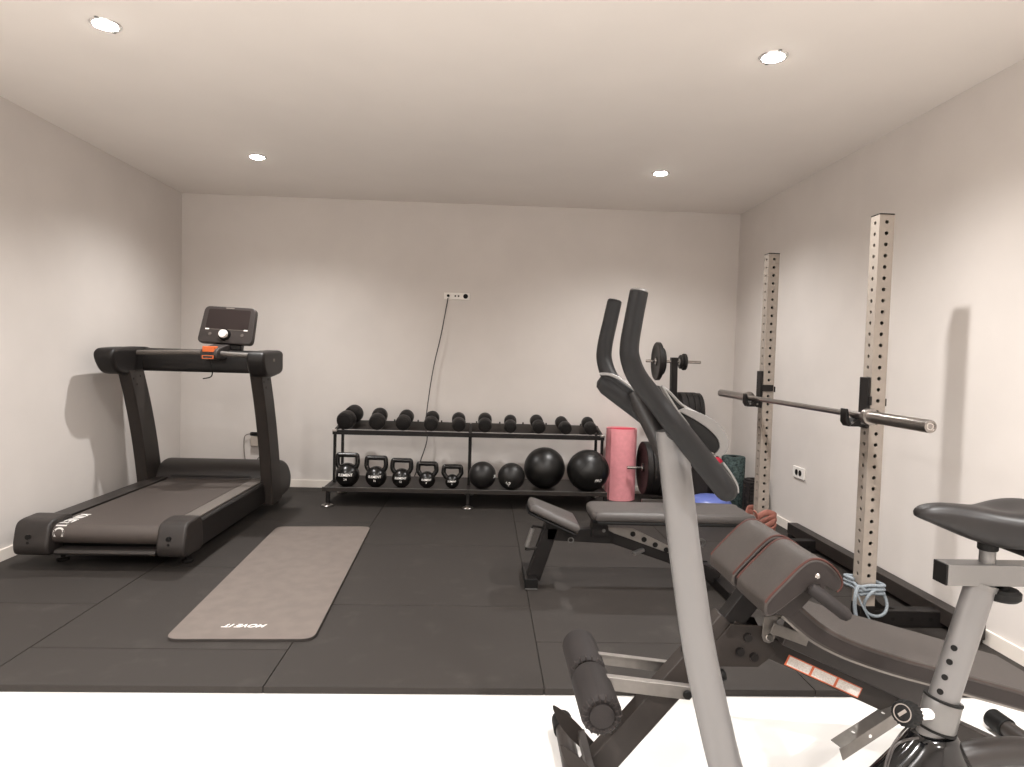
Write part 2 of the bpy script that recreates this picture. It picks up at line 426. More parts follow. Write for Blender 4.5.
    co = obj('console', slab(pan(.40, .375, .275, .04), -.025*fz, .018*fz), 'shell', t, bevel=.008, seg=3)
    obj('console_screen', slab(pan(.31, .305, .145, .012), .018*fz, .0195*fz, (.0, .042)), 'screen', co)
    kx, ky = -.005, -.075
    s = MB(); s.lathe([(0, 0), (.042, 0), (.04, .014), (0, .014)], T @ Matrix.Translation((kx, ky, .018*fz)) @ Matrix.Scale(fz, 4, (0, 0, 1)), 28); kn = obj('control_dial', s, 'deep', co)
    s = MB(); s.lathe([(0, 0), (.028, 0), (.031, .01), (.027, .026), (0, .028)], T @ Matrix.Translation((kx, ky, .032*fz)) @ Matrix.Scale(fz, 4, (0, 0, 1)), 28); obj('dial_cap', s, 'white', kn)
    for dx in (-.115, .12):
        s = MB(); s.lathe([(0, 0), (.012, 0), (.011, .003), (0, .003)], T @ Matrix.Translation((dx, -.072, .018*fz)) @ Matrix.Scale(fz, 4, (0, 0, 1)), 16); obj('button', s, 'rail', co)
    s = MB(); s.box(-.155, .155, -.037, -.0345, .0185*fz, .0195*fz, T); obj('indicator_line', s, 'palecable', co)
    for dx in (-.14, .14):
        s = MB(); s.box(dx-.014, dx+.014, -.04, -.031, .019*fz, .0202*fz, T); obj('indicator_mark', s, 'white', co)
    s = MB(); s.box(-.03, .03, .121, .129, .019*fz, .0205*fz, T); obj('console_logo', s, 'palecable', co)
    s = MB().bar((-1.82, 4.78, 1.17), (-1.82, 4.81, 1.26), .2, .06, (0, 1, 0)); obj('console_neck', s, 'black', t, bevel=.01)
    return t
treadmill()

# wall socket behind the treadmill with plug and leads
t = thing('wall_socket', 'pale wall socket with a dark plug, low on the back wall behind the treadmill', 'socket', (-1.95, YB, .42))
obj('socket_plate', MB().box(-2.0, -1.91, YB-.012, YB, .375, .47), 'plastic', t, bevel=.004)
obj('plug', MB().box(-2.0, -1.90, YB-.05, YB-.012, .445, .475), 'deep', t, bevel=.008)
obj('adaptor', MB().box(-1.995, -1.92, YB-.045, YB-.012, .352, .435), 'greyplug', t, bevel=.006)
s = MB().tube(smooth([(-2.0, YB-.03, .46), (-2.045, YB-.035, .44), (-2.055, YB-.03, .36), (-2.045, YB-.03, .25), (-2.02, YB-.035, .12), (-2.01, YB-.06, .01)], 6), .004, 8); obj('power_lead', s, 'palecable', t)
s = MB().tube(smooth([(-1.92, YB-.03, .37), (-1.88, YB-.05, .30), (-1.93, YB-.06, .24), (-1.97, YB-.07, .1), (-1.99, YB-.08, .01)], 6), .004, 8); obj('power_lead', s, 'cable', t)

# ------------------------------------------------------------------ yoga mat on the floor
def mat_outline(r=.06, n=8):
    c = [P(163, 640.5, Z=.006), P(313.5, 640.5, Z=.006), P(371, 527.3, Z=.006), P(277, 527.3, Z=.006)]
    o = []
    for i in range(4):
        p, a, b = c[i], c[i-1], c[(i+1) % 4]
        da = (a-p).normalized(); db = (b-p).normalized()
        for k in range(n+1):
            u = k/n; q = (p+da*r)*(1-u)**2 + p*2*u*(1-u) + (p+db*r)*u*u; o.append((q.x, q.y))
    return o
oc = Vector((-1.02, 3.6, 0))
t = thing('exercise_mat', 'taupe foam exercise mat lying flat on the black rubber floor', 'exercise mat', oc)
ol = mat_outline()
obj('mat_core', MB().prism(ol, 'Z', .0005, .011), 'yogaside', t)
inn = [((x-oc.x)*.995+oc.x, (y-oc.y)*.998+oc.y) for x, y in ol]
topm = obj('mat_surface', MB().prism(inn, 'Z', .0105, .0125), 'yoga', t, bevel=.0008, seg=1)
lc = P(246, 625.5, Z=.0126)
text('mat_lettering', 'MOVE IT', frame(lc, (-1, -.01, 0), (.01, -1, 0)), .046, 'white', topm, shear=.35)

# ------------------------------------------------------------------ storage rack
RX0, RX1, RXM = -1.188, .985, -.10
FR, RR = 5.375, 5.62            # front and rear posts
def storage_rack():
    t = thing('storage_rack', 'low two-tier black metal rack of weights along the back wall', 'storage rack', ((RX0+RX1)/2, 5.35, 0))
    for x in (RX0+.01, RXM, RX1-.01):
        f = obj('post', MB().bar((x, FR-.05, .12), (x, FR-.05, .56), .022, .026, (0, 1, 0)), 'steel', t, bevel=.004)
        obj('post', MB().bar((x, RR, .0), (x, RR, .60), .022, .026, (0, 1, 0)), 'steel', t, bevel=.004)
        obj('top_beam', MB().bar((x, 5.29, .553), (x, 5.60, .60), .022, .02), 'steel', t, bevel=.003)
        obj('side_beam', MB().bar((x, 5.10, .128), (x, RR, .128), .03, .03), 'steel', t, bevel=.004)
        lg = obj('leg', MB().bar((x, 5.115, .015), (x, 5.115, .128), .03, .03, (0, 1, 0)), 'steel', t, bevel=.004)
        s = MB(); disc(s, (x, 5.10, 0), (0, 0, 1), .045, .012, 24, .004); disc(s, (x, 5.10, .012), (0, 0, 1), .02, .012, 16); obj('foot', s, 'bar', lg)
        s = MB(); disc(s, (x, RR, 0), (0, 0, 1), .04, .01, 24, .003); obj('foot', s, 'bar', t)
    # shelves: sheet trays with a turned-up front lip
    for x0, x1 in ((RX0, RXM-.003), (RXM+.003, RX1)):
        obj('lower_shelf', MB().prism([(5.085, .118), (5.085, .149), (5.09, .149), (5.092, .141), (5.655, .141), (5.655, .128), (5.1, .128), (5.1, .118)], 'X', x0-.03 if x0 < -1 else x0, x1), 'brownsteel', t, bevel=.002, seg=1)
        obj('lip_highlight', MB().box(x0-.03 if x0 < -1 else x0, x1, 5.0835, 5.0905, .1485, .1525), 'silver', t)  # pale strip painting in the highlight along the tray's front lip
        obj('upper_rail', MB().prism([(5.275, .534), (5.275, .568), (5.281, .568), (5.284, .558), (5.335, .566), (5.335, .560), (5.290, .552), (5.288, .534)], 'X', x0, x1), 'steel', t, bevel=.0015, seg=1)
        obj('upper_rail', MB().prism([(5.50, .551), (5.50, .557), (5.60, .618), (5.608, .618), (5.608, .60), (5.602, .60), (5.602, .609)], 'X', x0, x1), 'brownsteel', t, bevel=.0015, seg=1)
        obj('rear_beam', MB().bar((x0, RR, .06), (x1, RR, .06), .025, .03), 'steel', t, bevel=.003)
    for k in range(22):
        x = RX0+.05+k*(RX1-RX0-.1)/21
        obj('shelf_peg', MB().box(x-.006, x+.006, 5.600, 5.610, .617, .632), 'steel', t)
    for x in (RX0+.016, RX1-.016): obj('corner_cap', MB().box(x-.018, x+.018, 5.272, 5.305, .557, .577), 'bar', t, bevel=.003)
    return t
storage_rack()

def dumbbell_proto():
    t = thing('dumbbell', '', 'dumbbell', (0, 0, 0), 'dumbbells along the top shelf')
    R, L = .06, .26       # head radius and overall length, axis along y
    for s in (-1, 1):
        m = MB(); T = axis((0, s*(L/2-.085), 0), (0, s, 0))
        m.lathe([(0, 0), (.042, 0), (.056, .006), (R, .014), (R, .066), (.055, .08), (.046, .0835), (0, .0835)], T, 8*4)
        h = obj('weight_head', m, 'db', t)
        k = MB(); T2 = axis((0, s*(L/2-.0012), 0), (0, s, 0)); k.lathe([(.034, 0), (.04, .0), (.04, .0018), (.034, .0018)], T2, 28); obj('head_ring', k, 'steel', h)
    m = MB().tube([(0, -.05, 0), (0, -.03, 0), (0, 0, 0), (0, .03, 0), (0, .05, 0)], [.015, .0165, .0185, .0165, .015], 16); obj('handle', m, 'bar', t)
    return t
DB = [((346.1, 422.2), (354.4, 415.4), 9.1, 'largest black dumbbell, skewed at the end of the top shelf nearest the treadmill'),
      ((377.1, 423.6), (379.8, 416.8), 8.1, 'second black dumbbell from the treadmill end of the top shelf'),
      ((403.2, 423.9), (406.6, 417.5), 7.6, 'third black dumbbell from the treadmill end of the top shelf'),
      ((431.0, 423.9), (432.4, 418.5), 7.3, 'black dumbbell on the top shelf with the hanging wall cable just behind it'),
      ((458.8, 424.7), (458.7, 419.2), 7.0, 'black dumbbell on the top shelf just before the middle post, on its treadmill side'),
      ((484.9, 425.0), (485.0, 418.8), 7.1, 'black dumbbell on the top shelf just past the middle post, above the seamless medicine ball'),
      ((510.3, 425.3), (510.3, 420.5), 6.5, 'black dumbbell on the top shelf above the small ball with a white emblem'),
      ((538.8, 426.0), (536.3, 421.4), 6.8, 'third black dumbbell from the pink mat end of the top shelf'),
      ((565.4, 427.3), (561.2, 422.2), 6.4, 'second black dumbbell from the pink mat end of the top shelf'),
      ((590.5, 427.6), (587.5, 423.0), 6.4, 'last black dumbbell on the top shelf beside the rolled pink mat')]
proto = dumbbell_proto()
ROWDB = []
for i, (f, b, rp, lab) in enumerate(DB):
    yf = 5.335
    r = rp*5.3/F; sc_ = r/.06; L = .26*sc_**.6
    zc = .546 + (yf-5.285)*.1622 + r*1.014 + .001
    A = P(f[0], f[1], Y=yf); Bp = P(b[0], b[1], Y=yf+L*.72)
    d = Vector((Bp.x-A.x, L*.72, 0)); ang = math.atan2(-d.x, d.y)
    c = Vector((A.x, yf, 0)) + Vector((d.x, d.y, 0))*.5
    ROWDB.append((c.x, c.y, .560+(c.y-5.285)*.1622 + r*1.014+.002, ang, sc_, L/.26, lab))
for i, (x, y, z, a, sr, sl, lab) in enumerate(ROWDB):
    o = proto if i == 0 else dup(proto, (0, 0, 0), lab)
    o['label'] = lab; o.location = (x, y, z); o.rotation_euler = (math.atan(.1622), 0, a); o.scale = (sr, sl, sr)

# kettlebells
ZS = .1412
def kettlebell(cx, R, htop, hw, num, lab):
    Y = 5.2
    t = thing('kettlebell', lab, 'kettlebell', (cx, Y, ZS), 'kettlebells on the lower shelf')
    cz = ZS+R*.93
    prof = []
    for k in range(21):
        a = -PI/2+PI*k/20; z = R*math.sin(a); r = R*math.cos(a)
        if z < -R*.93: continue
        prof.append((r, z))
    prof = [(0, -R*.93), (prof[0][0]*.96, -R*.93)] + prof
    b = obj('bell', MB().lathe(prof, Matrix.Translation((cx, Y, cz)), 40), 'iron', t)
    ht = ZS+htop; rr = .0185; w = hw/2-rr
    zb = cz+R*.62; xb = R*.62
    pts = [(cx-xb*.95, Y, zb-.02), (cx-w*.97, Y, zb+.025), (cx-w, Y, ht-.055), (cx-w*.93, Y, ht-.022), (cx-w*.7, Y, ht-rr), (cx, Y, ht-rr), (cx+w*.7, Y, ht-rr), (cx+w*.93, Y, ht-.022), (cx+w, Y, ht-.055), (cx+w*.97, Y, zb+.025), (cx+xb*.95, Y, zb-.02)]
    obj('handle', MB().tube(smooth(pts, 6), rr, 16), 'iron', t)
    def wrapper(off, k=1.0):
        def f(v):
            lon = v.x/R; lat = (v.y+off)/R
            d = Vector((math.sin(lon)*math.cos(lat), -math.cos(lon)*math.cos(lat), math.sin(lat)))
            return Vector((cx, Y, cz)) + d*(R+.0008+v.z)
        return f
    text('lettering', 'ELEMENT', None, R*.30, 'white', b, wrap=wrapper(R*.12)); text('weight_number', num, None, R*.27, 'white', b, wrap=wrapper(-R*.24))
    return t
KB = [(347.3, .094, .262, .192, '24', 'largest kettlebell, nearest the rack end by the treadmill'),
      (376.0, .083, .244, .187, '16', 'second largest kettlebell, second from the treadmill end'),
      (401.5, .076, .228, .182, '12', 'middle kettlebell of the five on the lower shelf'),
      (427.0, .066, .206, .178, '8', 'second smallest kettlebell, next to the smallest one'),
      (452.2, .056, .187, .174, '6', 'smallest kettlebell, closest to the medicine balls')]
for px, R, ht, hw, num, lab in KB: kettlebell(P(px, 480, Y=5.2).x, R, ht, hw, num, lab)

# medicine balls
def ball(px, py, R, m, name, lab, seams=0, mark=None, Y=5.2):
    c = P(px, py, Y=Y); c.z = ZS+R-.004
    t = thing(name, lab, 'exercise ball', (c.x, c.y, ZS), 'black balls on the lower shelf')
    pr = [(R*math.cos(-PI/2+PI*k/28), R*math.sin(-PI/2+PI*k/28)) for k in range(29)]
    pr = [(max(0, r), max(z, -R+.004)) for r, z in pr]
    b = obj('ball_skin', MB().lathe(pr, Matrix.Translation(c), 48), m, t)
    tilt = Matrix.Translation(c) @ Matrix.Rotation(.5, 4, 'Y') @ Matrix.Rotation(.35, 4, 'X')
    if seams:
        for k in range(seams):
            Tm = tilt @ Matrix.Rotation(PI*k/seams, 4, 'Z') @ Matrix.Rotation(PI/2, 4, 'X')
            pts = [Tm @ Vector((R*1.0*math.cos(2*PI*q/64), R*math.sin(2*PI*q/64), 0)) for q in range(64)]
            pts = [Vector((p.x, p.y, max(p.z, ZS+.002))) for p in pts]
            obj('seam', MB().tube(pts, .0016, 6, closed=True), 'deep', b)
    if mark:
        mx, my, kind = mark
        def wr(v):
            lon = (v.x+mx)/R; lat = (v.y+my)/R
            d = Vector((math.sin(lon)*math.cos(lat), -math.cos(lon)*math.cos(lat), math.sin(lat)))
            return c + d*(R+.0006+v.z)
        if kind == 'emblem':
            m_ = MB()
            for ol in ([(-.016, .018), (.016, .018), (.022, .006), (.012, .006), (.006, .01), (-.006, .01), (-.012, .006), (-.022, .006)], [(-.017, .001), (-.006, .004), (0, -.006), (.006, .004), (.017, .001), (0, -.024)]):
                fr = [wr(Vector((x, y, .0))) for x, y in ol]; bk = [wr(Vector((x, y, -.003))) for x, y in ol]; m_.sweep([bk, fr])
            obj('emblem', m_, 'white', b)
        else: text('lettering', kind, None, .032, 'white', b, wrap=wr, shear=.3)
    return t
ball(482.4, 476, .108, 'ball', 'medicine_ball', 'smaller medicine ball beside the smallest kettlebell, no mark facing front', 0, (.115, .0, '24'), Y=5.21)
ball(511.4, 477.3, .107, 'ball', 'medicine_ball', 'smaller medicine ball with a white emblem near its base', 0, (-.030, -.045, 'emblem'), Y=5.185)
ball(544.4, 468.8, .165, 'leather', 'exercise_ball', 'big plain black ball beside the small ball with white emblem', 0, Y=5.285)
ball(588.0, 470.0, .166, 'leather', 'exercise_ball', 'big black ball with stitched seams at the pink mat end of the lower shelf', 3, (.062, -.055, 'PRO'), Y=5.185)

# ------------------------------------------------------------------ rolled pink mat standing by the rack
def pink_roll():
    cx, cy, R, H = 1.185, 5.60, .142, .605
    t = thing('rolled_mat', 'rolled pink foam mat standing upright beside the weight rack', 'exercise mat', (cx, cy, 0))
    th = .010; pts = []; turns = 5.2
    n = 150
    for k in range(n+1):
        a = 2*PI*turns*k/n; r = R - (R-.035)*k/n
        pts.append((a+3.9, r))
    m = MB()
    A = [Vector((cx+r*math.cos(a), cy+r*math.sin(a), 0)) for a, r in pts]; B = [Vector((cx+(r-th)*math.cos(a), cy+(r-th)*math.sin(a), 0)) for a, r in pts]
    secs = []
    for p, q, in zip(A, B):
        z = H
        secs.append([p+Vector((0, 0, .001)), p+Vector((0, 0, z)), q+Vector((0, 0, z)), q+Vector((0, 0, .001))])
    m.sweep(secs); obj('outer_sheet', m, 'pink', t)
    m = MB(); secs = []
    for k in range(40):
        a = 3.4+2.6*k/39; r = R-.022; z = H+.012*math.sin(PI*k/39)+.002
        secs.append([Vector((cx+q*math.cos(a), cy+q*math.sin(a), zz)) for q, zz in ((r, .3), (r, z), (r-.009, z), (r-.009, .3))])
    m.sweep(secs); obj('inner_sheet', m, 'pinkdeep', t)
    return t
pink_roll()

# ------------------------------------------------------------------ back wall socket strip and its cable
t = thing('wall_socket', 'white triple socket strip high on the middle of the back wall', 'socket', (-.25, YB, 1.70))
cA, cB = P(444, 295.5, Y=YB), P(470, 296.8, Y=YB); T = frame((cA+cB)/2, (cB-cA), (0, 0, 1))
f = obj('face_plate', MB().box(-.112, .112, -.03, .03, -.0, .01, frame((cA+cB)/2, (1, 0, 0), (0, 0, 1))), 'plastic', t, bevel=.004)
for k, dx in enumerate((-.075, 0, .075)):
    c = (cA+cB)/2 + Vector((dx, -.010, 0)); s = MB()
    if k == 1:
        disc(s, c+Vector((-.014, .001, 0)), (0, -1, 0), .008, .002, 12); disc(s, c+Vector((.014, .001, 0)), (0, -1, 0), .008, .002, 12); obj('socket_hole', s, 'cable', f)
    else: disc(s, c+Vector((0, .001, 0)), (0, -1, 0), .021 if k else .012, .003 if k else .02, 20); obj('socket_hole' if k else 'plug', s, 'deep', f)
pts = [P(448, 298, Y=YB-.03), P(441, 335, Y=YB-.05), P(434, 365, Y=YB-.05), P(429, 395, Y=YB-.06), P(425.5, 425, Y=YB-.07), P(427, 440, Y=YB-.07), P(420, 462, Y=YB-.08), P(413, 480, Y=YB-.06)]
s = MB().tube(smooth(pts, 6), .0045, 8)
o = tag(obj('hanging_cable', s, 'cable'), 'thin dark cable hanging from the socket strip down behind the weight rack', 'cable')
# right wall socket
t = thing('wall_socket', 'white double socket low on the wall behind the squat rack', 'socket', (XR, 4.5, .44))
a, b = P(795, 466, X=XR), P(805, 477, X=XR)
f = obj('face_plate', MB().box(XR-.012, XR, b.y-.008, a.y+.008, .398, .476), 'plastic', t, bevel=.003)
for y in (a.y-.05, b.y+.05):
    s = MB(); disc(s, (XR-.0115, y, .437), (-1, 0, 0), .021, .002, 20); obj('socket_hole', s, 'deep', f)

# ------------------------------------------------------------------ squat rack
UX, UW = 1.743, .068            # post's side face and its width
UY0, UY1, UH = 2.905, 4.055, 1.872
def perforated(x0, y0, z0, z1, pitch=.05, r=.0085):
    """square tube with a row of round holes in each face"""
    m = MB(); w = UW; zc = z0+.05; zs = []
    while zc < z1-.02: zs.append(zc); zc += pitch
    faces = [((x0, y0), (1, 0)), ((x0+w, y0), (0, 1)), ((x0+w, y0+w), (-1, 0)), ((x0, y0+w), (0, -1))]
    n = 16
    for (ox, oy), (dx, dy) in faces:
        nx, ny = -dy, dx          # inwards
        def pt(u, z, d=0): return Vector((ox+dx*u+nx*d, oy+dy*u+ny*d, z))
        m.poly([pt(0, z0), pt(w, z0), pt(w, zs[0]-pitch/2), pt(0, zs[0]-pitch/2)])
        m.poly([pt(0, zs[-1]+pitch/2), pt(w, zs[-1]+pitch/2), pt(w, z1), pt(0, z1)])
        for z in zs:
            inner, outer = [], []
            ca = math.atan2(pitch, w)
            for a in [ca*q/2 for q in range(-1, 3)] + [ca+(PI-2*ca)*q/4 for q in range(1, 4)] + [PI-ca+ca*q/2 for q in range(5)] + [PI+ca+(PI-2*ca)*q/4 for q in range(1, 5)]:
                c, s = math.cos(a), math.sin(a)
                inner.append((w/2+r*c, z+r*s))
                q = max(abs(c)/(w/2), abs(s)/(pitch/2)); outer.append((w/2+c/q, z+s/q))
            I = [m.bm.verts.new(pt(*p)) for p in inner]; O = [m.bm.verts.new(pt(*p)) for p in outer]; D = [m.bm.verts.new(pt(*p, .003)) for p in inner]
            for k in range(n):
                k2 = (k+1) % n
                m.bm.faces.new((O[k], O[k2], I[k2], I[k])); m.bm.faces.new((I[k], I[k2], D[k2], D[k]))
    return m
def holes_row(m, p, q, nrm, count, r=.009):
    p, q = Vector(p), Vector(q)
    for k in range(count): disc(m, p+(q-p)*k/(count-1), nrm, r, .0012, 14)
def squat_rack():
    t = thing('squat_rack', 'pale perforated squat rack with two posts on a black base', 'squat rack', (1.95, 3.7, 0))
    for y in (UY0, UY1):
        u = obj('upright', perforated(UX, y, .09, UH), 'greige', t, angle=30)
        # black block added in the hollow tube as the shade seen through its holes
        obj('tube_shade', MB().box(UX+.022, UX+UW-.022, y+.022, y+UW-.022, .1, UH-.01), 'deep', u)
        obj('post_cap', MB().box(UX-.001, UX+UW+.001, y-.001, y+UW+.001, UH, UH+.006), 'steel', u, bevel=.002)
        so = obj('post_socket', MB().box(UX-.003, UX+UW+.003, y-.003, y+UW+.003, .002, .10), 'steel', t, bevel=.003)
        s = MB(); disc(s, (UX+UW/2, y-.0028, .055), (0, -1, 0), .009, .001, 14); obj('socket_hole', s, 'deep', so)
        # foot beam out to the wall side, with a curved gusset
        fb = obj('foot_beam', MB().box(UX+UW, 2.19, y+.002, y+UW-.002, .003, .078), 'steel', t, bevel=.004)
        s = MB(); holes_row(s, (UX+UW+.09, y+.0025, .04), (2.17, y+.0025, .04), (0, -1, 0), 4); obj('beam_hole', s, 'deep', fb)
        g = [(UX+UW, .078), (UX+UW, .145)]
        for k in range(7):
            a = PI/2*k/6; g.append((UX+UW+.10-.095*math.cos(a), .178-.095*math.sin(a)))
        g += [(UX+UW+.12, .078)]
        obj('gusset', MB().prism(g, 'Y', y+.03, y+.036), 'steel', t)
        s = MB().box(UX-.55, UX, y+.002, y+UW-.002, .003, .06)
    obj('rear_beam', MB().box(2.125, 2.195, 2.72, 4.45, .025, .098), 'brownsteel', t, bevel=.004)
    for y in (2.74, 4.37): obj('rear_foot', MB().box(2.12, 2.2, y, y+.06, .002, .03), 'steel', t, bevel=.004)
    # barbell cups
    for y, side in ((UY0, 1), (UY1, 0)):
        c = obj('barbell_cup', MB().box(UX-.016, UX-.002, y+.0, y+UW, .915, 1.145), 'steel', t, bevel=.003)
        arm = [(UX-.012, 0.920), (UX-.012, 0.975), (UX-.032, 0.975), (UX-.045, 0.960), (UX-.065, 0.957), (UX-.083, .930), (UX-.095, 1.000), (UX-.104, 1.000), (UX-.104, 0.940), (UX-.09, 0.920)]
        obj('cup_hook', MB().prism(arm, 'Y', y+.008, y+UW-.008), 'steel', c, bevel=.003)
        s = MB(); disc(s, (UX-.03, y+.0075, .938), (0, -1, 0), .006, .002, 10); disc(s, (UX-.075, y+.0075, .938), (0, -1, 0), .006, .002, 10); obj('cup_bolt', s, 'silver', c)
        obj('cup_wrap', MB().box(UX-.012, UX+(.06 if not side else .0), y-.012, y-.001, 1.02, 1.06), 'steel', c, bevel=.002)
        obj('lock_pin', MB().box(UX+UW+.001, UX+UW+.02, y+.02, y+.05, 1.015, 1.05), 'steel', c, bevel=.003)
    return t
squat_rack()

BX, BZ = 1.690, .974+.018
t = thing('barbell', 'long steel barbell resting across the squat rack cups', 'barbell', (BX, 3.7, BZ))
def alongy(x, z, y0, y1): return axis((x, y0, z), (0, 1 if y1 > y0 else -1, 0))
obj('shaft', MB().lathe([(0, 0), (.0142, 0), (.0142, 1.36), (0, 1.36)], axis((BX, 2.80, BZ-.018), (0, 1, 0)), 20), 'bar', t)
for ys, ye in ((2.835, 2.42), (4.135, 4.64)):
    L = abs(ye-ys)
    s = MB().lathe([(0, 0), (.036, 0), (.037, .004), (.037, .026), (.035, .03), (.0255, .031), (.0255, L-.006), (.024, L), (.019, L), (.0185, L-.004), (.004, L-.004), (0, L-.004)], alongy(BX, BZ-.018, ys, ye), 32); sl = obj('sleeve', s, 'bar', t)
    s = MB().lathe([(.010, L-.0045), (.014, L-.0045), (.014, L-.0025), (.010, L-.0025)], alongy(BX, BZ-.018, ys, ye), 24); obj('sleeve_end_ring', s, 'chrome', sl)

# pale rope looped round the near post
t = thing('rope', 'pale blue-grey rope tied in loose loops round the foot of a rack post', 'rope', (UX, UY0, .1))
def coil():
    pts = []; x0, x1, y0, y1 = UX-.016, UX+UW+.016, UY0-.016, UY0+UW+.016
    for k in range(3):
        z = .162+.018*k
        e = .009; xm, ym = (x0+x1)/2, (y0+y1)/2
        pts += [(x0-e, y0-e, z), (xm, y0, z+.003), (x1+e, y0-e, z+.006), (x1, ym, z+.008), (x1+e, y1+e, z+.010), (xm, y1, z+.012), (x0-e, y1+e, z+.014), (x0, ym, z+.016)]
    return smooth(pts, 5)
obj('wrapped_loops', MB().tube(coil(), .0075, 10), 'cord', t)
c = Vector((UX+.055, UY0-.022, .125)); lp = [c+Vector((.052*math.cos(2*PI*k/24), -.006+.01*math.sin(4*PI*k/24), .06*math.sin(2*PI*k/24))) for k in range(24)]
obj('hanging_loop', MB().tube(lp, .007, 10, closed=True), 'cord', t)
y = UY0-.03
obj('loose_end', MB().tube(smooth([(UX+.0, y, .185), (UX-.03, y, .20), (UX-.048, y-.01, .16), (UX-.045, y-.01, .09), (UX-.02, y-.02, .0+.008), (UX+.01, y-.06, .008)], 6), .0085, 10), 'cord', t)
obj('loose_end', MB().tube(smooth([(UX-.045, y-.005, .19), (UX-.02, y-.02, .12), (UX+.02, y-.03, .05), (UX+.05, y-.04, .008)], 6), .004, 8), 'cord', t)

# salmon resistance band bunched round the far post
t = thing('resistance_band', 'salmon latex band bunched round the foot of the far rack post', 'resistance band', (UX, UY1, .1))
for k in range(5):
    random.seed(20+k); pts = []
    for q in range(14):
        a = 2*PI*q/14
        rx = UW*.5+.024+.010*random.random()+.012*abs(math.cos(a)); pts.append((UX+UW/2+rx*1.15*math.cos(a), UY1+UW/2+rx*1.15*math.sin(a), .150+.021*k+.020*math.sin(a*2+k)+.014*random.random()))
    obj('band_turn', MB().tube(smooth(pts, 4, True), .019, 10, flat=.35, closed=True), 'salmon', t)
obj('band_tail', MB().tube(smooth([(UX-.005, UY1-.035, .19), (UX-.03, UY1-.045, .26), (UX-.045, UY1-.04, .275)], 5), .018, 10, flat=.4), 'salmon', t)
obj('band_tail', MB().tube(smooth([(UX+.03, UY1-.04, .18), (UX+.05, UY1-.055, .12), (UX+.035, UY1-.06, .06), (UX+.05, UY1-.065, .012)], 5), .022, 10, flat=.35), 'salmon', t)

# ------------------------------------------------------------------ weight tree with plates
TX, TY = 1.568, 5.42
t = thing('weight_tree', 'black upright plate tree with steel pegs in the far corner', 'weight rack', (TX, TY, 0))
obj('column', MB().bar((TX+.02, TY, .05), (TX, TY, 1.22), .05, .06, (0, 1, 0)), 'steel', t, bevel=.004)
for dx in (-1, 1):
    obj('base_leg', MB().bar((TX+dx*.15, TY-.02, .03), (TX, TY-.02, .04), .05, .05), 'steel', t, bevel=.004)
obj('base_leg', MB().bar((TX, TY-.24, .03), (TX, TY+.26, .03), .05, .045), 'steel', t, bevel=.004)
obj('base_bar', MB().bar((TX-.26, TY-.13, .045), (TX+.11, TY-.13, .045), .03, .035), 'bar', t, bevel=.004)
PEGS = [(1.185, -.235, .225), (.77, -.3, .28), (.295, -.36, .12)]
for z, a, b in PEGS:
    for x in (a, b):
        s = MB(); disc(s, (TX+(.0 if x < 0 else .0), TY, z), (1 if x > 0 else -1, 0, 0), .0125, abs(x), 16, .002); obj('peg', s, 'chrome', t)
def plate(x, z, R, w, lab, face=1):
    p = thing('weight_plate', lab, 'weight plate', (x, TY, z), 'plates on the tree')
    prof = [(.014, 0), (.035, 0), (.04, w*.18), (R*.72, w*.18), (R*.78, 0), (R-.006, 0), (R, .005), (R, w-.005), (R-.006, w), (R*.78, w), (R*.72, w*.82), (.04, w*.82), (.035, w), (.014, w)]
    obj('disc', MB().lathe(prof, axis((x, TY, z), (1, 0, 0)), 44), 'plate', p)
    s = MB().lathe([(.0128, -.001), (.026, -.001), (.026, .003), (.0128, .003)], axis((x, TY, z), (1, 0, 0)), 24); obj('hub_ring', s, 'bar', p)
plate(TX-.155, 1.185, .158, .036, 'large plate on the top peg of the tree, facing the pink mat')
plate(TX-.118, 1.185, .112, .030, 'medium plate behind the large one on the top peg')
plate(TX+.046, 1.185, .058, .022, 'small plate nearest the column on the top peg, wall side')
plate(TX+.070, 1.185, .069, .030, 'outer small plate on the top peg, wall side')
x = TX+.045
for k, (w, R) in enumerate(((.05, .165), (.05, .165), (.045, .165), (.04, .16))):
    plate(x, .77, R, w-.001, ['innermost', 'second', 'third', 'outermost'][k]+' thick black plate on the middle peg, wall side of the tree'); x += w
x = TX-.075
for k, w in enumerate((.055, .055, .05)):
    x -= w; plate(x, .295, .22, w-.001, ['inner big plate low on the tree, against the column', 'middle big plate of three on the low peg', 'outer big plate on the low peg, face towards the pink mat'][k])

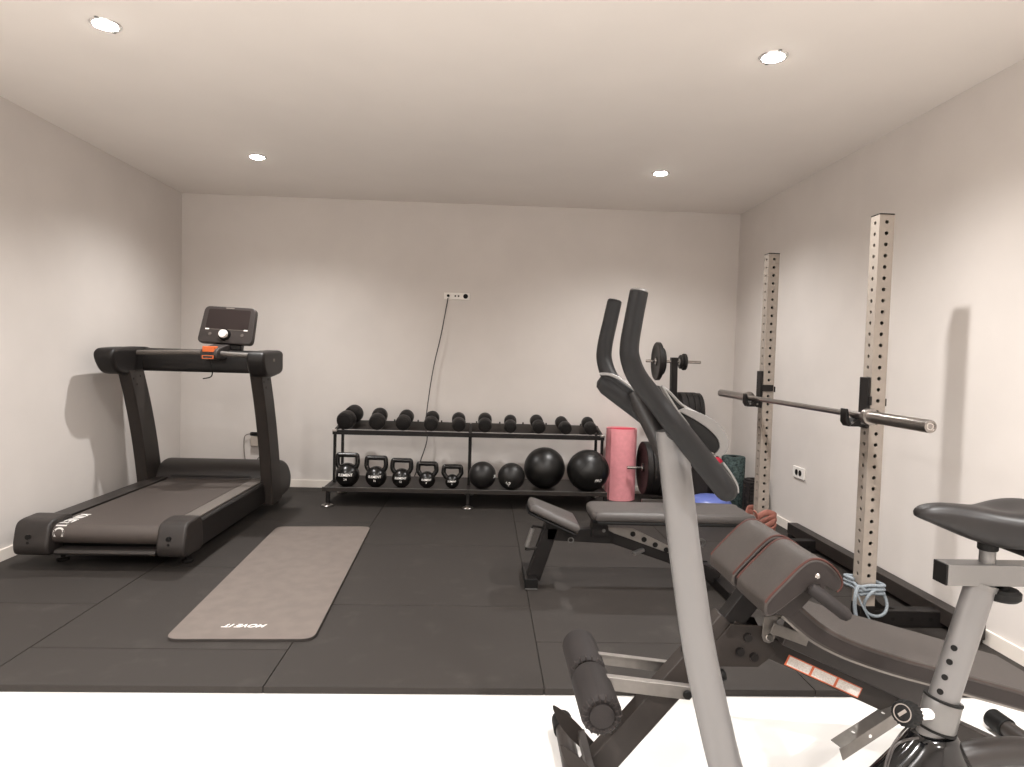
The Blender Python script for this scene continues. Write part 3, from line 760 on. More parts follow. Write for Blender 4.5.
# ------------------------------------------------------------------ corner clutter
def roller(x, y, R, H, m, lab, ribs):
    t = thing('foam_roller', lab, 'foam roller', (x, y, 0))
    if ribs:
        pr = [(R*.45, .001), (R*.95, .001)]
        n = 11
        for k in range(n):
            z = .008+(H-.016)*k/n; dz = (H-.016)/n
            pr += [(R, z+.004), (R, z+dz-.008), (R*.93, z+dz-.005), (R*.93, z+dz)]
        pr += [(R*.95, H), (R*.45, H)]
    else: pr = [(R*.45, .001), (R-.004, .001), (R, .006), (R, H-.008), (R-.006, H), (R*.45, H)]
    m_ = MB(); T = Matrix.Translation((x, y, 0)); n_ = 40; rings = [[m_.bm.verts.new(T @ Vector((r*math.cos(2*PI*k/n_), r*math.sin(2*PI*k/n_), z))) for k in range(n_)] for r, z in pr]
    for A, B in zip(rings, rings[1:]+rings[:1]):
        for k in range(n_): m_.bm.faces.new((A[k], A[(k+1) % n_], B[(k+1) % n_], B[k]))
    o = obj('foam_body', m_, m, t)
    if ribs:
        for k in range(10):
            a = 2*PI*k/10; q = Vector((math.cos(a), math.sin(a), 0)); c = Vector((x, y, 0))
            obj('groove_rib', MB().bar(c+q*R*.985+Vector((0, 0, .02)), c+q*R*.985+Vector((0, 0, H-.02)), .022, .014, q), m, o, bevel=.003)
    else:
        s = MB().lathe([(R*.28, .004), (R*.45, .004), (R*.45, H-.002), (R*.28, H-.002)], T, 28); obj('core_tube', s, 'deep', o)
roller(2.045, 5.27, .093, .432, 'teal', 'tall teal speckled foam roller standing in the far corner', False)
roller(2.105, 4.98, .078, .30, 'foam', 'short black ribbed foam roller standing behind the far rack post', True)
# black bag with a red end panel
t = thing('sports_bag', 'black and red bag stuffed beside the teal foam roller', 'bag', (1.825, 5.33, 0))
secs = []
for k in range(11):
    u = k/10; z = .001+.44*u; w = .085*math.sin(PI*(.12+.80*u))**.5
    secs.append([Vector((1.825+w*math.cos(a)+.02*math.sin(3*a+u*4), 5.33+.1*math.sin(a)*(.6+.4*math.sin(PI*u)), z)) for a in [2*PI*q/28 for q in range(28)]])
bb = obj('bag_body', MB().sweep(secs), 'foam', t)
secs = []
for k in range(7):
    u = k/6; x = 1.86+.085*u; r = .066*math.sin(PI*(.1+.8*u))**.5
    secs.append([Vector((x, 5.245+r*.6*math.cos(a), .36+r*math.sin(a))) for a in [2*PI*q/18 for q in range(18)]])
obj('red_panel', MB().sweep(secs), 'bagred', t)
obj('carry_strap', MB().tube(smooth([(1.76, 5.26, .38), (1.80, 5.24, .47), (1.88, 5.26, .485), (1.93, 5.29, .40)], 6), .016, 10, flat=.4), 'deep', t)
# blue balance cushion
t = thing('balance_cushion', 'blue rubber balance cushion on the floor below the teal roller', 'balance cushion', (1.79, 5.06, 0))
pr = [(0, .002), (.12, .002), (.165, .012), (.18, .04), (.172, .085), (.135, .13), (.07, .152), (0, .156)]
o = obj('cushion', MB().lathe([(a, b) for a, b in smooth2(pr, 4)], Matrix.Translation((1.79, 5.06, 0)), 40), 'blue', t)
s = MB()
for k in range(12):
    a = 2*PI*k/12; disc(s, (1.79+.09*math.cos(a), 5.06+.09*math.sin(a), .143), (0, 0, 1), .008, .004, 10)
obj('grip_nub', s, 'blue', t)

# ------------------------------------------------------------------ adjustable flat bench
def slab_pad(poly, z0, z1, T=None):
    """rounded cushion from a plan outline"""
    secs = []
    c = Vector((sum(p[0] for p in poly)/len(poly), sum(p[1] for p in poly)/len(poly)))
    h = z1-z0
    for f, ins in ((0, .008), (.08, .002), (.5, 0), (.8, .004), (.95, .012), (1, .022)):
        ring = []
        for x, y in poly:
            d = Vector((x, y))-c; L = d.length; q = c+d*((L-ins)/L)
            v = Vector((q.x, q.y, z0+h*f)); ring.append(T @ v if T else v)
        secs.append(ring)
    return MB().sweep(secs)
def flat_bench():
    Y = 3.43
    t = thing('weight_bench', 'black adjustable weight bench set flat in front of the weight rack', 'weight bench', (.8, Y, 0))
    q = lambda px, py, y=Y: P(px, py, Y=y)
    pd = [(x, y) for x, y in [(.585, 3.30), (.57, 3.36), (.57, 3.50), (.585, 3.56), (.67, 3.575), (1.34, 3.575), (1.40, 3.50), (1.40, 3.36), (1.35, 3.285), (.67, 3.285)]]
    pd = smooth2(pd, 4, True)
    bp = obj('back_pad', slab_pad(pd, .372, .415), 'benchpad', t, angle=60)
    obj('pad_board', slab_pad([(x*.985+.015, y) for x, y in pd], .355, .373), 'deep', bp)
    # seat pad, tipped towards the back pad's end
    a, b = Vector((.262, Y, .448)), Vector((.512, Y, .345)); d = (b-a); L = d.length
    T = frame(a, d, (0, 1, 0))
    ol = smooth2([(0, -.06), (.0, .06), (.03, .11), (L-.03, .14), (L, .11), (L, -.11), (L-.03, -.14), (.03, -.11)], 4, True)
    sp = obj('seat_pad', slab_pad(ol, -.040, 0, T), 'benchpad', t, angle=60)
    obj('pad_board', slab_pad(ol, -.058, -.044, T), 'deep', sp)
    # frame
    top = Vector((.385, Y, .345)); bot = Vector((.285, Y, .035))
    obj('front_leg', MB().bar(bot, top, .06, .075, (0, 0, 1)), 'steel', t, bevel=.004)
    fs = obj('front_foot', MB().bar((.27, Y-.09, .027), (.27, Y+.2, .027), .065, .05), 'steel', t, bevel=.004)
    obj('foot_cap', MB().box(.236, .304, Y-.1, Y-.085, .001, .056), 'deep', fs, bevel=.004)
    obj('foot_stripe', MB().box(.238, .302, Y-.1012, Y-.0995, .004, .010), 'silver', fs)
    pts = [Vector((.36, Y, .275)), Vector((.70, Y, .262)), Vector((1.0, Y, .165)), Vector((1.27, Y, .05))]
    for k, (p, r) in enumerate(zip(pts, pts[1:])):
        obj('spine_beam', MB().bar(p-(r-p).normalized()*.01, r, .06, .07), 'steel', t, bevel=.004)
    obj('rear_foot', MB().bar((1.27, Y-.25, .028), (1.27, Y+.25, .028), .06, .05), 'steel', t, bevel=.004)
    for dy in (-.26, .25): obj('rear_foot_cap', MB().box(1.235, 1.305, Y+dy, Y+dy+.015, .001, .057), 'deep', t, bevel=.004)
    obj('pad_bracket', MB().prism([(.59, .357), (.66, .357), (.68, .265), (.58, .265)], 'Y', Y-.04, Y+.04), 'steel', t, bevel=.003)
    obj('seat_bracket', MB().prism([(.36, .385), (.44, .35), (.42, .30), (.35, .30)], 'Y', Y-.035, Y+.035), 'steel', t, bevel=.003)
    # notched adjuster
    lad = [(.64, .318), (.80, .312), (1.04, .20), (1.04, .168), (.78, .258), (.70, .285)]
    ad = obj('notched_adjuster', MB().prism(lad, 'Y', Y-.036, Y-.030), 'zinc', t, bevel=.001)
    for x, z in ((.80, .283), (.86, .255), (.92, .228), (.98, .202)):
        s = MB(); disc(s, (x, Y-.0362, z), (0, -1, 0), .014, .002, 14); obj('notch', s, 'deep', ad)
    obj('prop_arm', MB().bar((1.02, Y, .355), (1.14, Y, .12), .035, .03), 'steel', t, bevel=.003)
    for x, z in ((.645, .30), (.41, .325)):
        s = MB(); disc(s, (x, Y-.041, z), (0, -1, 0), .009, .006, 12); obj('bolt', s, 'silver', t)
    s = MB().lathe([(.011, 0), (.016, 0), (.016, .006), (.011, .006)], axis((.475, Y-.036, .245), (0, -1, 0)), 20); obj('pull_ring', s, 'silver', t)
    # carry handle at the front leg, small hooks
    h = obj('carry_handle', MB().bar((.245, Y-.02, .20), (.275, Y-.02, .30), .03, .022, (1, 0, 0)), 'silver', t, bevel=.006, seg=3)
    obj('handle_rod', MB().tube(smooth([(.32, Y-.02, .20), (.25, Y-.02, .188), (.245, Y-.02, .2), (.272, Y-.02, .30), (.285, Y-.02, .31), (.35, Y-.02, .30)], 4), .006, 10), 'steel', h)
    obj('pull_pin', MB().bar((.80, Y-.06, .185), (.86, Y-.03, .20), .025, .018), 'silver', t, bevel=.004)
    s = MB().tube(smooth([(1.13, Y-.04, .22), (1.12, Y-.05, .25), (1.15, Y-.05, .265), (1.18, Y-.04, .25), (1.17, Y-.03, .22)], 5), .007, 10); obj('pull_handle', s, 'silver', t)
flat_bench()

# ------------------------------------------------------------------ sit-up bench in the foreground
def situp():
    Y = 1.80; G = ZF
    t = thing('sit_up_bench', 'dark grey sit-up bench with foam leg rollers and red piping, behind the exercise bike', 'sit-up bench', (1.0, Y, G))
    # main upright beam from the floor to the hip pads
    mb = obj('main_beam', MB().bar((.315, Y, .02), (.70, Y, .475), .055, .075, (0, 0, 1)), 'brownsteel', t, bevel=.004)
    obj('pad_post', MB().bar((.675, Y, .43), (.80, Y, .60), .05, .06), 'steel', t, bevel=.004)
    for y in (Y-.034, Y+.030):
        obj('side_plate', MB().prism([(.60, .355), (.70, .475), (.79, .47), (.83, .395), (.78, .355)], 'Y', y, y+.005), 'brownsteel', t, bevel=.001)
    s = MB()
    for x, z in ((.725, .40), (.765, .385), (.745, .44)): disc(s, (x, Y-.034, z), (0, -1, 0), .012, .01, 8)
    obj('bolt', s, 'steel', t)
    # long frame beam with warning label
    c0, c1 = P(787, 656, Y=Y-.0275), P(862, 690.5, Y=Y-.0275); dv = (c1-c0)/(c1.x-c0.x)
    b0, b1 = c0+dv*(.70-c0.x), c0+dv*(1.50-c0.x); b0.y = b1.y = Y
    lb = obj('long_beam', MB().bar(b0, b1, .055, .06), 'brownsteel', t, bevel=.004)
    d = (b1-b0).normalized(); u = Vector((-d.z, 0, d.x));  u = u if u.z > 0 else -u
    q0 = P(786.5, 659.5, Y=Y-.0278); q1 = P(860, 693, Y=Y-.0278); dd = (q1-q0); L = dd.length
    T = frame(q0, dd, (0, 0, 1))
    obj('warning_label', MB().box(0, L, -.0155, .0155, 0, .0006, Matrix.Translation((0, -.0003, 0)) @ T), 'orangeline', lb)
    for k in range(3): obj('label_panel', MB().box(.005+L*k/3, L*(k+1)/3-.003, -.0125, .0125, 0, .001, Matrix.Translation((0, -.0004, 0)) @ T), 'sticker', lb)
    ar = obj('support_arm', MB().bar(P(784, 631, Y=1.765), P(930, 698, Y=1.765), .04, .066), 'shell', t, bevel=.003)  # the light on this steel is put into its paler colour
    obj('hinge_strap', MB().bar(P(772, 628, Y=1.738), P(808, 641, Y=1.738), .004, .03), 'zinc', t, bevel=.001)
    ht = MB(); hc = P(768, 636, Y=Y-.04); T = axis(hc, (0, -1, 0))
    hp = [(-.016, .055), (.022, .06), (.018, 0), (.013, -.013), (0, -.018), (-.013, -.013), (-.018, 0)]
    m = MB(); m.sweep([[T @ Vector((x, y, 0)) for x, y in hp], [T @ Vector((x, y, .006)) for x, y in hp]]); hb = obj('hinge_plate', m, 'zinc', t, bevel=.001)
    s = MB(); disc(s, hc+Vector((0, -.005, 0)), (0, -1, 0), .010, .006, 14, .002); obj('hinge_bolt', s, 'bar', hb)
    # feet: cross tubes with rubber caps
    for x, y0, y1 in ((.285, 1.53, 2.10), (1.765, 1.53, 2.12)):
        c = obj('floor_tube', MB().tube([(x, y0, G+.034), (x, y1, G+.034)], .027, 20), 'brownsteel', t)
        for a, b in ((y0-.02, y0+.05), (y1-.05, y1+.02)): 
            s = MB(); disc(s, (x, a, G+.034), (0, 1, 0), .033, b-a, 22, .004); obj('rubber_cap', s, 'deep', c)
    obj('tail_beam', MB().bar(b1-Vector((.02, 0, -.0)), (1.765, Y, .012), .05, .05), 'brownsteel', t, bevel=.004)
    # foot plates: two upright pointed blades
    bl_ = smooth2([(P(a_, b_, Y=1.90).x, P(a_, b_, Y=1.90).z) for a_, b_ in ((552.5, 705.5), (563, 711), (576, 722), (590, 738), (600, 750), (592, 757), (579, 746), (566, 733), (558, 721))], 3, True)
    for y in (1.70, 1.90): obj('foot_plate', MB().prism(bl_, 'Y', y-.0025, y+.0025), 'brownsteel', t)
    obj('plate_bar', MB().bar((.315, 1.695, .085), (.315, 1.905, .085), .02, .025), 'brownsteel', t)
    # roller bracket and the two rollers
    for y in (1.725, 1.875):
        e0, e1 = Vector((.34, y, .328)), P(691, 693.5, Y=1.725); e1.y = y
        sg = 1 if y < Y else -1
        br = obj('roller_bracket', MB().bar(e0, e1, .004, .036), 'zinc', t, bevel=.001)
        o_ = Vector((0, sg*.008, .017))
        obj('bracket_flange', MB().bar(e0+o_, e1+o_, .018, .003), 'zinc', br)
        s = MB(); disc(s, e1+Vector((-.012, -sg*.003, 0)), (0, -sg, 0), .012, .01, 16, .002); obj('bracket_bolt', s, 'deep', br)
    s = MB(); disc(s, (e1.x-.012, Y-.075, e1.z), (0, 1, 0), .008, .15, 12); obj('pivot_pin', s, 'steel', t)
    s = MB(); disc(s, (.62, Y-.06, .33), (1, .0, .3), .016, .06, 18, .003); obj('adjust_knob', s, 'deep', t)
    s = MB().tube([(.585, Y+.01, .40), (.575, Y-.01, .37), (.60, Y+.02, .36)], .008, 8); obj('locking_pin', s, 'steel', t)
    obj('roller_axle', MB().tube([(.316, 1.63, .307), (.316, 1.99, .307)], .012, 14), 'steel', t)
    for ya, yb in ((1.595, 1.795), (1.81, 2.015)):
        R = .0525; L = yb-ya
        pr = [(0, 0), (.031, 0), (.0315, .006), (R-.010, .002), (R-.003, .008), (R, .018), (R, L-.018), (R-.003, L-.008), (R-.010, L-.002), (.0315, L-.006), (.031, L), (0, L)]
        f = obj('foam_roller', MB().lathe(pr, axis((.316, ya, .307), (0, 1, 0)), 36), 'foam', t)
        s = MB()
        for k in range(18):
            a = 2*PI*k/18; c, si = math.cos(a), math.sin(a)
            q = [Vector((.316+c*r_, ya+h_, .307+si*r_)) for r_, h_ in ((.033, .003), (.041, .001), (.049, .0045), (.052, .014))]
            s.tube(q, [.0012, .0022, .0026, .001], 6)
        obj('gathered_cover', s, 'vinylside', f)
    # hip pads: thick slabs arched over the top
    prof = smooth2([(.716, .582), (.722, .604), (.765, .652), (.806, .694), (.835, .710), (.866, .705), (.896, .682), (.912, .655), (.908, .634), (.892, .627), (.868, .640), (.840, .640), (.800, .612), (.758, .578), (.732, .562), (.719, .567)], 5, True)
    for y0, y1 in ((1.60, 1.788), (1.815, 2.003)):
        p = obj('hip_pad', MB().prism(prof, 'Y', y0, y1), 'vinyl', t, bevel=.008, seg=4, angle=50)
        for y, s_ in ((y0, -1), (y1, 1)):
            cen = Vector((.81, y, .64)); ins = []
            for i in range(len(prof)):
                d = Vector(prof[(i+1) % len(prof)])-Vector(prof[i-1]); nn = Vector((d.y, -d.x)).normalized(); nn = nn if nn.dot(Vector(prof[i])-Vector((.81, .645 if prof[i][1] > .64 else .70))) < 0 else -nn
                ins.append((prof[i][0]+nn.x*.007, prof[i][1]+nn.y*.007))
            obj('side_panel', MB().prism(ins, 'Y', y, y+s_*.0016), 'vinylside', p)
            arc = [Vector((a_, y-s_*.003, b_)) for a_, b_ in prof[4:44]]
            obj('piping', MB().tube(arc, .0030, 8), 'red', p)
    obj('pad_board', MB().prism([(.745, .566), (.800, .608), (.842, .632), (.86, .61), (.80, .545)], 'Y', 1.63, 1.975), 'vinylside', t, bevel=.003)
    # side grips
    for y, s_ in ((1.60, -1), (2.003, 1)):
        g0, g1 = Vector((.836, y+s_*.012, .634)), Vector((.898, y+s_*.04, .588))
        g = obj('side_grip', MB().tube([g0, g1], .0165, 16, dome=True), 'foam', t)
        obj('grip_bracket', MB().bar((.815, y-s_*.06, .630), g0, .02, .02), 'steel', g, bevel=.003)
        s = MB(); disc(s, (.846, y, .668), (0, s_, 0), .007, .006, 14, .002); obj('grip_bolt', s, 'chrome', g)
    # long curved board pad
    path = smooth([Vector((P(px, py, Y=1.64).x, 0, P(px, py, Y=1.64).z)) for px, py in ((797, 602), (808, 612), (824, 625), (846, 637), (871, 647), (905, 658), (942, 668), (1024, 691), (1090, 710))], 6)
    th = .05
    def rib(off0, off1, y0, y1, shrink=0):
        top, bot = [], []
        for i, p in enumerate(path):
            d = (path[min(i+1, len(path)-1)]-path[max(i-1, 0)]).normalized(); n = Vector((-d.z, 0, d.x)); n = n if n.z > 0 else -n
            top.append(p+n*off1); bot.append(p+n*off0)
        return [(p.x, p.z) for p in top+bot[::-1]]
    pad = obj('long_pad', MB().prism(rib(-th, 0, 0, 0), 'Y', 1.64, 1.96), 'vinyl', t, bevel=.012, seg=4, angle=50)
    for y in (1.64, 1.96):
        s_ = -1 if y < Y else 1
        obj('piping', MB().tube([Vector((p.x, y-s_*.004, p.z-.006)) for p in path], .0042, 8), 'red', pad)
        m = rib(-th+.006, -.012, 0, 0); obj('side_panel', MB().prism(m, 'Y', y, y+s_*.0016), 'vinylside', pad)
    obj('pad_board', MB().prism(rib(-th-.006, -th+.001, 0, 0), 'Y', 1.645, 1.955), 'zinc', pad)
    # zinc angle prop under the board
    a, b = P(842, 745, Y=1.70), P(925, 700, Y=1.80)
    a = Vector((.985, 1.72, .165)); b = Vector((1.29, 1.80, .292))
    pr = obj('angle_prop', MB().bar(a, b, .038, .003), 'zinc', t)
    dd = (b-a).normalized(); sd = dd.cross(Vector((0, 0, 1))).normalized()
    lo = sd*.019-Vector((0, 0, .018)) if sd.y < 0 else -sd*.019-Vector((0, 0, .018))
    obj('prop_flange', MB().bar(a+lo, b+lo, .003, .036), 'zinc', pr)
    s = MB()
    for f in (.18, .5, .82):
        disc(s, a+(b-a)*f+Vector((0, 0, .0016)), (0, 0, 1), .005, .001, 12)
    for f in (.3, .66): disc(s, a+(b-a)*f+lo+Vector((0, -.0016, 0)), (0, -1, 0), .005, .001, 12)
    obj('prop_hole', s, 'white', pr)
    s = MB().tube(smooth([(.85, Y+.06, .45), (.90, Y+.05, .47), (.955, Y+.05, .45), (.96, Y+.05, .41)], 6), .008, 10); obj('pull_handle', s, 'zinc', t)
    return t
situp()

# ------------------------------------------------------------------ exercise bike
def bike():
    Y = 1.33; G = ZF
    t = thing('exercise_bike', 'silver and black upright exercise bike standing closest to the camera', 'exercise bike', (.75, Y, G))
    q = lambda px, py, y=Y: P(px, py, Y=y)
    # front mast: one bowed tube
    ctr = [q(671, 430), q(675.5, 470), q(679.5, 505), q(684, 545), q(690.5, 592), q(697.5, 640), q(707.5, 690), q(725.5, 767)]
    e = ctr[-1]; d = (ctr[-1]-ctr[-2]).normalized()
    ctr += [e+d*.06+Vector((.012, 0, 0)), e+d*.13+Vector((.04, 0, 0))]
    path = smooth(ctr, 6); n = len(path)
    obj('mast', MB().tube(path, [.0312+.0050*k/n for k in range(n)], 28, flat=.82, side=(1, 0, 0)), 'mast', t)
    # handlebar: two grips sweeping down to the rider
    def hand(y0, ytop, ymid, yend, near):
        pts = [(q(639 if near else 614.5, 292 if near else 302, ytop), .0165), (q(634, 318, ytop) if near else q(610, 322, ytop), .0167), (q(629.5, 345, ytop) if near else q(605, 345, ytop), .0172), (q(630.5, 360, ytop) if near else q(604.5, 361, ytop), .0178), (q(638, 378, (ytop+ymid)/2) if near else q(612, 380, (ytop+ymid)/2), .0185)]
        if near: pts += [(q(656, 401, ymid), .0190), (q(677, 428, ymid), .0205), (q(701, 458, yend), .0220), (q(719, 481, yend), .0220), (q(726, 490, yend), .0215)]
        else: pts += [(q(632, 397, ymid), .021), (q(660, 420, ymid), .024), (q(690, 447, yend), .0255), (q(712, 472, yend), .025)]
        ps = smooth([p for p, r in pts], 6); rs = []
        R = [r for p, r in pts]
        for i in range(len(R)-1): rs += [R[i]+(R[i+1]-R[i])*k/6 for k in range(6)]
        rs.append(R[-1])
        cut = 26 if not near else 30
        dm = MB().tube(ps, rs, 22, dome=False)
        g = obj('handlebar_grip', dm, 'grip', t)
        # end caps
        tp = (ps[0]-ps[1]).normalized(); s = MB(); disc(s, ps[0]-tp*.001, tp, rs[0]*1.0, .006, 22, .003); obj('grip_cap', s, 'silver' if near else 'deep', g)
        ed = (ps[-1]-ps[-2]).normalized(); s = MB().lathe([(rs[-1], 0), (rs[-1]*.93, .008), (rs[-1]*.7, .016), (rs[-1]*.35, .0205), (0, .022)], axis(ps[-1], ed), 24); obj('end_cap', s, 'grip', g)
        return g, ps, rs
    g1, p1, r1 = hand(0, 1.175, 1.20, 1.235, True)
    g2, p2, r2 = hand(0, 1.50, 1.47, 1.43, False)
    # thicker shroud with a silver edge round the far arm, silver trim on the near arm
    sh = [q(607, 385, 1.485), q(622, 396, 1.475), q(645, 413, 1.455), q(672, 435, 1.435), q(700, 458, 1.425)]
    g3 = obj('arm_shroud', MB().tube(smooth(sh, 5), [.0235+.003*k/20 for k in range(21)], 22, dome=True), 'grip', t)
    obj('shroud_edge', MB().tube(smooth([q(600, 374, 1.472), q(610, 374.5, 1.462), q(622, 380, 1.455), q(634, 389, 1.448), q(645, 398, 1.44)], 4), .0036, 8), 'silver', g3)
    obj('arm_trim', MB().tube(smooth([q(661, 386, 1.235), q(668, 397, 1.235), q(677, 411, 1.235), q(688, 426, 1.24)], 4), .0036, 8), 'silver', g1)
    obj('arm_trim', MB().tube(smooth([q(722, 463, 1.26), q(730, 474, 1.26), q(736, 485, 1.26), q(737, 493, 1.255)], 4), .0042, 8), 'silver', g1)
    # lower yoke joining the arms to the mast
    a, b = q(668, 448), q(640, 402)
    obj('handlebar_yoke', MB().tube(smooth([q(637, 396, 1.46), q(650, 420, 1.41), q(663, 446, 1.36), q(671, 462, Y)], 5), .0225, 18), 'black', t)
    obj('cross_tube', MB().tube([q(676, 430, 1.20), q(690, 440, 1.43)], .02, 16), 'black', t)
    # console: thick tilted housing with silver rim
    yc0, yc1 = 1.265, 1.445
    pf = [(657, 386), (668, 391), (682, 405), (700, 415), (716, 425), (724, 437), (725, 448), (718, 454), (708, 450), (694, 441), (676, 424), (660, 402)]
    pf = [q(x, y, yc0) for x, y in pf]; pf2 = smooth2([(p.x, p.z) for p in pf], 4, True)
    con = obj('console', MB().prism(pf2, 'Y', yc0, yc1), 'deep', t, bevel=.006, seg=3, angle=50)
    rim = smooth([Vector((a_, 0, b_)) for a_, b_ in pf2[2:34]], 1)
    for y in (yc0, yc1): obj('console_rim', MB().tube([Vector((p.x, y, p.z)) for p in rim[:20]], .0028, 10), 'silver', con)
    # silver band let into each side of the housing
    ou = [(684, 407.5), (700, 413), (715, 421), (725, 432), (728.5, 444), (725, 453), (719, 457)]
    il = [(677, 410.5), (695, 420), (708, 429), (716.5, 438), (719, 446), (717, 451), (713, 455)]
    for y, sg in ((yc0, -1), (yc1, 1)):
        oo = [q(a_, b_, yc0) for a_, b_ in ou]; ii = [q(a_, b_, yc0) for a_, b_ in il]
        secs = [[Vector((a_.x, y+sg*.004, a_.z)), Vector((b_.x, y+sg*.004, b_.z)), Vector((b_.x, y-sg*.004, b_.z)), Vector((a_.x, y-sg*.004, a_.z))] for a_, b_ in zip(smooth(oo, 4), smooth(ii, 4))]
        obj('rim_band', MB().sweep(secs), 'silver', con, bevel=.001)
    sa, sb = Vector((pf2[9][0], 0, pf2[9][1])), Vector((pf2[15][0], 0, pf2[15][1]))
    dv = (sb-sa).normalized(); T = frame((sa+sb)/2+Vector((.003, (yc0+yc1)/2, .004)), dv, (0, 1, 0))
    obj('console_display', MB().box(-.04, .04, -.05, .05, -.002, .002, T), 'screen', con)
    # saddle
    ns = q(915.5, 511); sx, sz = ns.x, ns.z
    secs = []
    # (distance from nose, half width, top z, bottom z, edge drop)
    ST = [(.000, .008, -.004, -.010), (.006, .018, .006, -.014), (.020, .025, .014, -.019), (.045, .030, .018, -.029), (.08, .035, .0175, -.043), (.115, .044, .014, -.057), (.15, .064, .011, -.067), (.185, .088, .013, -.070), (.22, .104, .020, -.068), (.25, .106, .026, -.052), (.275, .094, .028, -.042), (.292, .066, .022, -.024), (.298, .03, .010, -.004)]
    for dx, hw, zt, zb in ST:
        ring = []
        for k in range(28):
            a_ = 2*PI*k/28; c, s_ = math.cos(a_), math.sin(a_)
            yy = hw*(abs(c)**.75)*(1 if c >= 0 else -1)
            if s_ >= 0: zz = zb*.25 + (zt-zb*.25)*(s_**.8) - (.012*(1-abs(c))**2 if .16 < dx < .29 else 0)
            else: zz = zb*.25 + (zb-zb*.25)*(abs(s_)**.7)
            ring.append(Vector((sx+dx, Y+yy, sz+zz)))
        secs.append(ring)
    sd = obj('saddle', MB().sweep(secs), 'black', t, angle=60, sub=1)
    pb = q(973, 575)
    zt = q(965, 562).z; zb = q(965, 583).z; cxp = q(988, 545).x
    s = MB(); disc(s, (cxp, Y, zt-.003), (0, 0, 1), .015, .05, 20); sp = obj('saddle_stem', s, 'silver', t)
    s = MB(); disc(s, (cxp, Y, zt+.026), (0, 0, 1), .019, .035, 20); s.box(cxp-.02, cxp+.09, Y-.03, Y+.03, zt+.045, zt+.062); obj('saddle_clamp', s, 'deep', sp, bevel=.003)
    s = MB(); disc(s, (cxp+.055, Y-.045, zt+.036), (0, 1, 0), .014, .09, 16); obj('clamp_bolt', s, 'steel', sp)
    for y in (-.022, .022): obj('saddle_rail', MB().tube([(cxp-.03, Y+y, zt+.06), (cxp+.1, Y+y, zt+.062)], .0045, 8), 'steel', sp)
    x0 = q(948, 575, Y-.02).x
    sl = obj('seat_slider', MB().box(x0, x0+.30, Y-.021, Y+.021, zb, zt), 'silver', t, bevel=.002)
    obj('slider_end', MB().box(x0-.004, x0, Y-.0205, Y+.0205, zb+.0005, zt-.0005), 'deep', sl, bevel=.001)
    s = MB(); disc(s, (x0+.135, Y, zb-.012), (0, 0, 1), .012, .012, 16); disc(s, (x0+.135, Y, zb-.034), (0, 0, 1), .034, .024, 24, .006); obj('slider_knob', s, 'deep', sl)
    # seat post with adjustment holes
    pt = Vector((q(981, 588).x, Y, zb+.001)); pbm = q(939, 712); R = .0310
    ax = (pbm-pt).normalized()
    post = obj('seat_post', MB().tube([pt, pbm+ax*.08], R, 28, flat=.8, side=(1, 0, 0)), 'mast', t)
    obj('post_head', MB().tube([pt+Vector((0, 0, .0)), pt+ax*.012], .0335, 28, flat=.8, side=(1, 0, 0)), 'silver', post)
    for px, py in ((950, 648), (945.5, 662), (941, 677.5), (936.5, 692)):
        tgt = P(px, py, Y=Y-.024)
        # project on to the post's surface towards its axis
        w = tgt-pt; al = w.dot(ax); c = pt+ax*al; u = (tgt-c).normalized(); 
        th_ = math.atan2(u.y, u.x); rad = 1/math.sqrt((math.cos(th_)/R)**2+(math.sin(th_)/(R*.8))**2)
        s = MB(); disc(s, c+u*(rad-.006), u, .0062, .0068, 12); obj('post_hole', s, 'deep', post)
    cl0, cl1 = q(943.5, 699), q(936, 728)
    col = obj('post_collar', MB().tube([cl0, cl0+(cl1-cl0)*.06, cl0+(cl1-cl0)*.94, cl1], [.0365, .0385, .0385, .0365], 30, flat=.85, side=(1, 0, 0)), 'silver', t)
    obj('collar_seam', MB().tube([cl0-ax*.002, cl0+ax*.002], .0393, 30, flat=.86, side=(1, 0, 0)), 'deep', col)
    obj('collar_seam', MB().tube([cl1-ax*.002, cl1+ax*.003], .0400, 30, flat=.86, side=(1, 0, 0)), 'deep', col)
    # locking knob
    kc = q(913, 714.5, Y-.035); kf = q(889, 711, Y-.085); kd = (kf-kc).normalized(); L = (kf-kc).length
    s = MB().tube([(cl0+cl1)*.5, kc-kd*.01, kc+kd*.012], .011, 18); kn = obj('knob_stem', s, 'white', t)
    T = axis(kc+kd*.006, kd); pr = []
    m = MB(); n = 40; rings = []
    for r, z, fl in ((.020, 0, 0), (.024, .004, 1), (.025, .022, 1), (.0245, .034, 1), (.022, .040, 0), (.020, .041, 0)):
        rings.append([T @ Vector(((r+(.0012*math.cos(k*10*2*PI/n*2) if fl else 0))*math.cos(2*PI*k/n), (r+(.0012*math.cos(k*10*2*PI/n*2) if fl else 0))*math.sin(2*PI*k/n), z)) for k in range(n)])
    m.sweep(rings); kb = obj('locking_knob', m, 'deep', kn)
    m = MB().lathe([(.0155, .041), (.0175, .041), (.0175, .0418), (.0155, .0418)], T, 30); obj('knob_ring', m, 'palecable', kb)
    m = MB().box(-.009, .009, -.003, .003, .041, .0425, T @ Matrix.Rotation(.9, 4, 'Z')); obj('knob_mark', m, 'palecable', kb)
    # glossy shroud and flywheel housing
    zt_ = q(936, 731).z; c0 = q(935, 731)
    secs = []
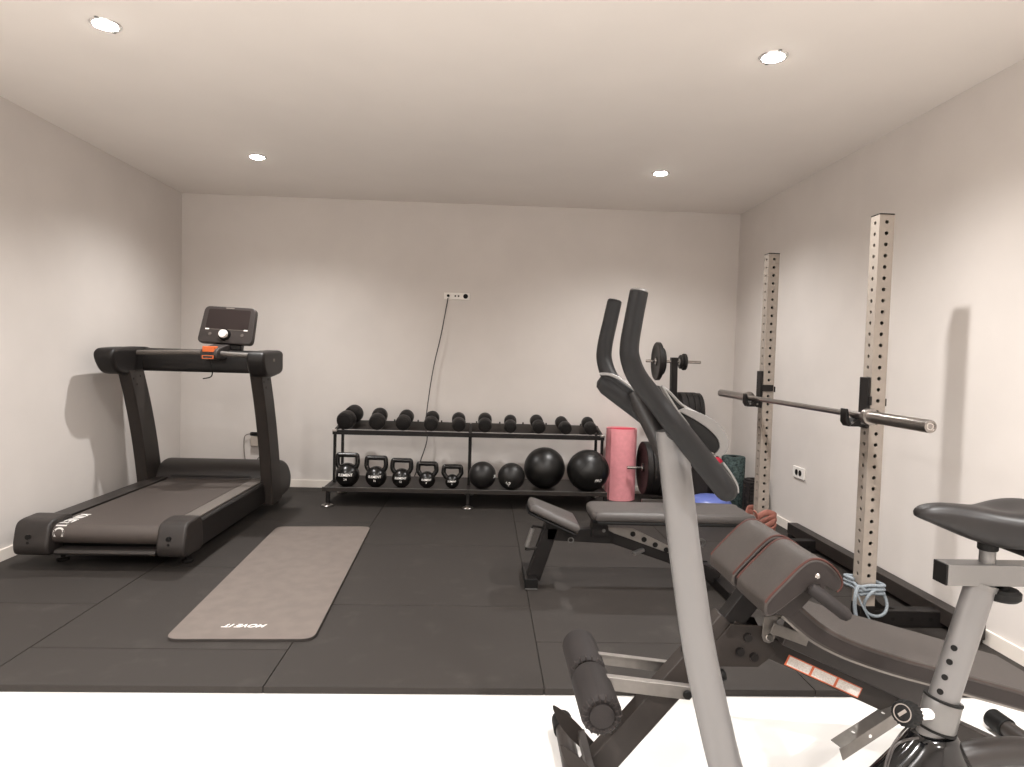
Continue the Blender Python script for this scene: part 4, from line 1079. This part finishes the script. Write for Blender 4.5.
    for k, (z, rx, ry, ox) in enumerate(((zt_, .043, .038, 0), (zt_-.012, .050, .044, -.002), (zt_-.035, .064, .052, -.006), (zt_-.07, .092, .060, -.012), (zt_-.12, .14, .066, -.02), (zt_-.2, .2, .07, -.04), (.08, .22, .07, -.05), (.03, .20, .065, -.05))):
        secs.append([Vector((c0.x+ox+rx*math.cos(2*PI*j/40), Y+ry*math.sin(2*PI*j/40), z)) for j in range(40)])
    obj('glossy_shroud', MB().sweep(secs), 'gloss', t, angle=60, sub=1)
    hp = smooth2([(.56, .12), (.58, .20), (.66, .26), (.76, .28), (.87, .27), (.93, .22), (.93, .10), (.86, .045), (.66, .04), (.58, .07)], 6, True)
    hs = obj('flywheel_housing', MB().prism(hp, 'Y', Y-.062, Y+.062), 'gloss', t, bevel=.02, seg=4, angle=55)
    s = MB(); disc(s, (.74, Y-.062, .19), (0, -1, 0), .085, .006, 36, .003); obj('housing_disc', s, 'satin', hs)
    # rear cover running out behind the saddle
    zr = q(1000, 741).z
    obj('rear_cover', MB().tube(smooth([(c0.x+.02, Y, zr-.05), (c0.x+.10, Y, zr-.028), (c0.x+.20, Y, zr-.024), (c0.x+.30, Y, zr-.05), (c0.x+.38, Y, zr-.13), (c0.x+.42, Y, .03)], 6), [.030]*31, 18, flat=.9), 'satin', t)
    s = MB().tube(smooth([q(907, 727, Y-.045), q(899, 736, Y-.06), q(889, 752, Y-.07), q(884, 770, Y-.075)], 6), .0022, 8); obj('sensor_cable', s, 'cable', t)
    s = MB().tube(smooth([q(918, 738, Y-.045), q(903, 741, Y-.065), q(893, 749, Y-.07), q(886, 770, Y-.07)], 6), .0026, 8); obj('sensor_cable', s, 'cable', t)
    # base: beam, stabilisers, cranks
    obj('base_beam', MB().bar((.54, Y, .03), (1.36, Y, .03), .06, .05), 'steel', t, bevel=.004)
    for x in (.55, 1.34):
        b_ = obj('stabiliser', MB().tube([(x, Y-.235, G+.03), (x, Y+.225, G+.03)], .028, 20), 'steel', t)
        for y in (Y-.245, Y+.19): 
            s = MB(); disc(s, (x, y, G+.03), (0, 1, 0), .0295, .045, 20, .003); obj('stabiliser_cap', s, 'deep', b_)
    for s_, a_ in ((-1, .5), (1, .5+PI)):
        c = Vector((.74, Y+s_*.075, .19)); e = c+Vector((math.cos(a_)*.13, s_*.012, math.sin(a_)*.13))
        cr = obj('crank', MB().bar(c, e, .022, .018, (0, 1, 0)), 'silver', t, bevel=.003)
        obj('pedal', MB().box(e.x-.045, e.x+.045, min(e.y+s_*.01, e.y+s_*.1), max(e.y+s_*.01, e.y+s_*.1), e.z-.012, e.z+.012), 'deep', cr, bevel=.005)
    return t
bike()

# ------------------------------------------------------------------ world and view
w = bpy.data.worlds.new('world'); sc.world = w; w.use_nodes = True
w.node_tree.nodes['Background'].inputs['Color'].default_value = (0, 0, 0, 1)
w.node_tree.nodes['Background'].inputs['Strength'].default_value = 0
sc.view_settings.view_transform = 'Standard'; sc.view_settings.look = 'None'
sc.view_settings.exposure = .24; sc.view_settings.gamma = 1; sc.view_settings.use_curve_mapping = False
sc.cycles.max_bounces = 10; sc.cycles.diffuse_bounces = 6
sc.cycles.use_denoising = True
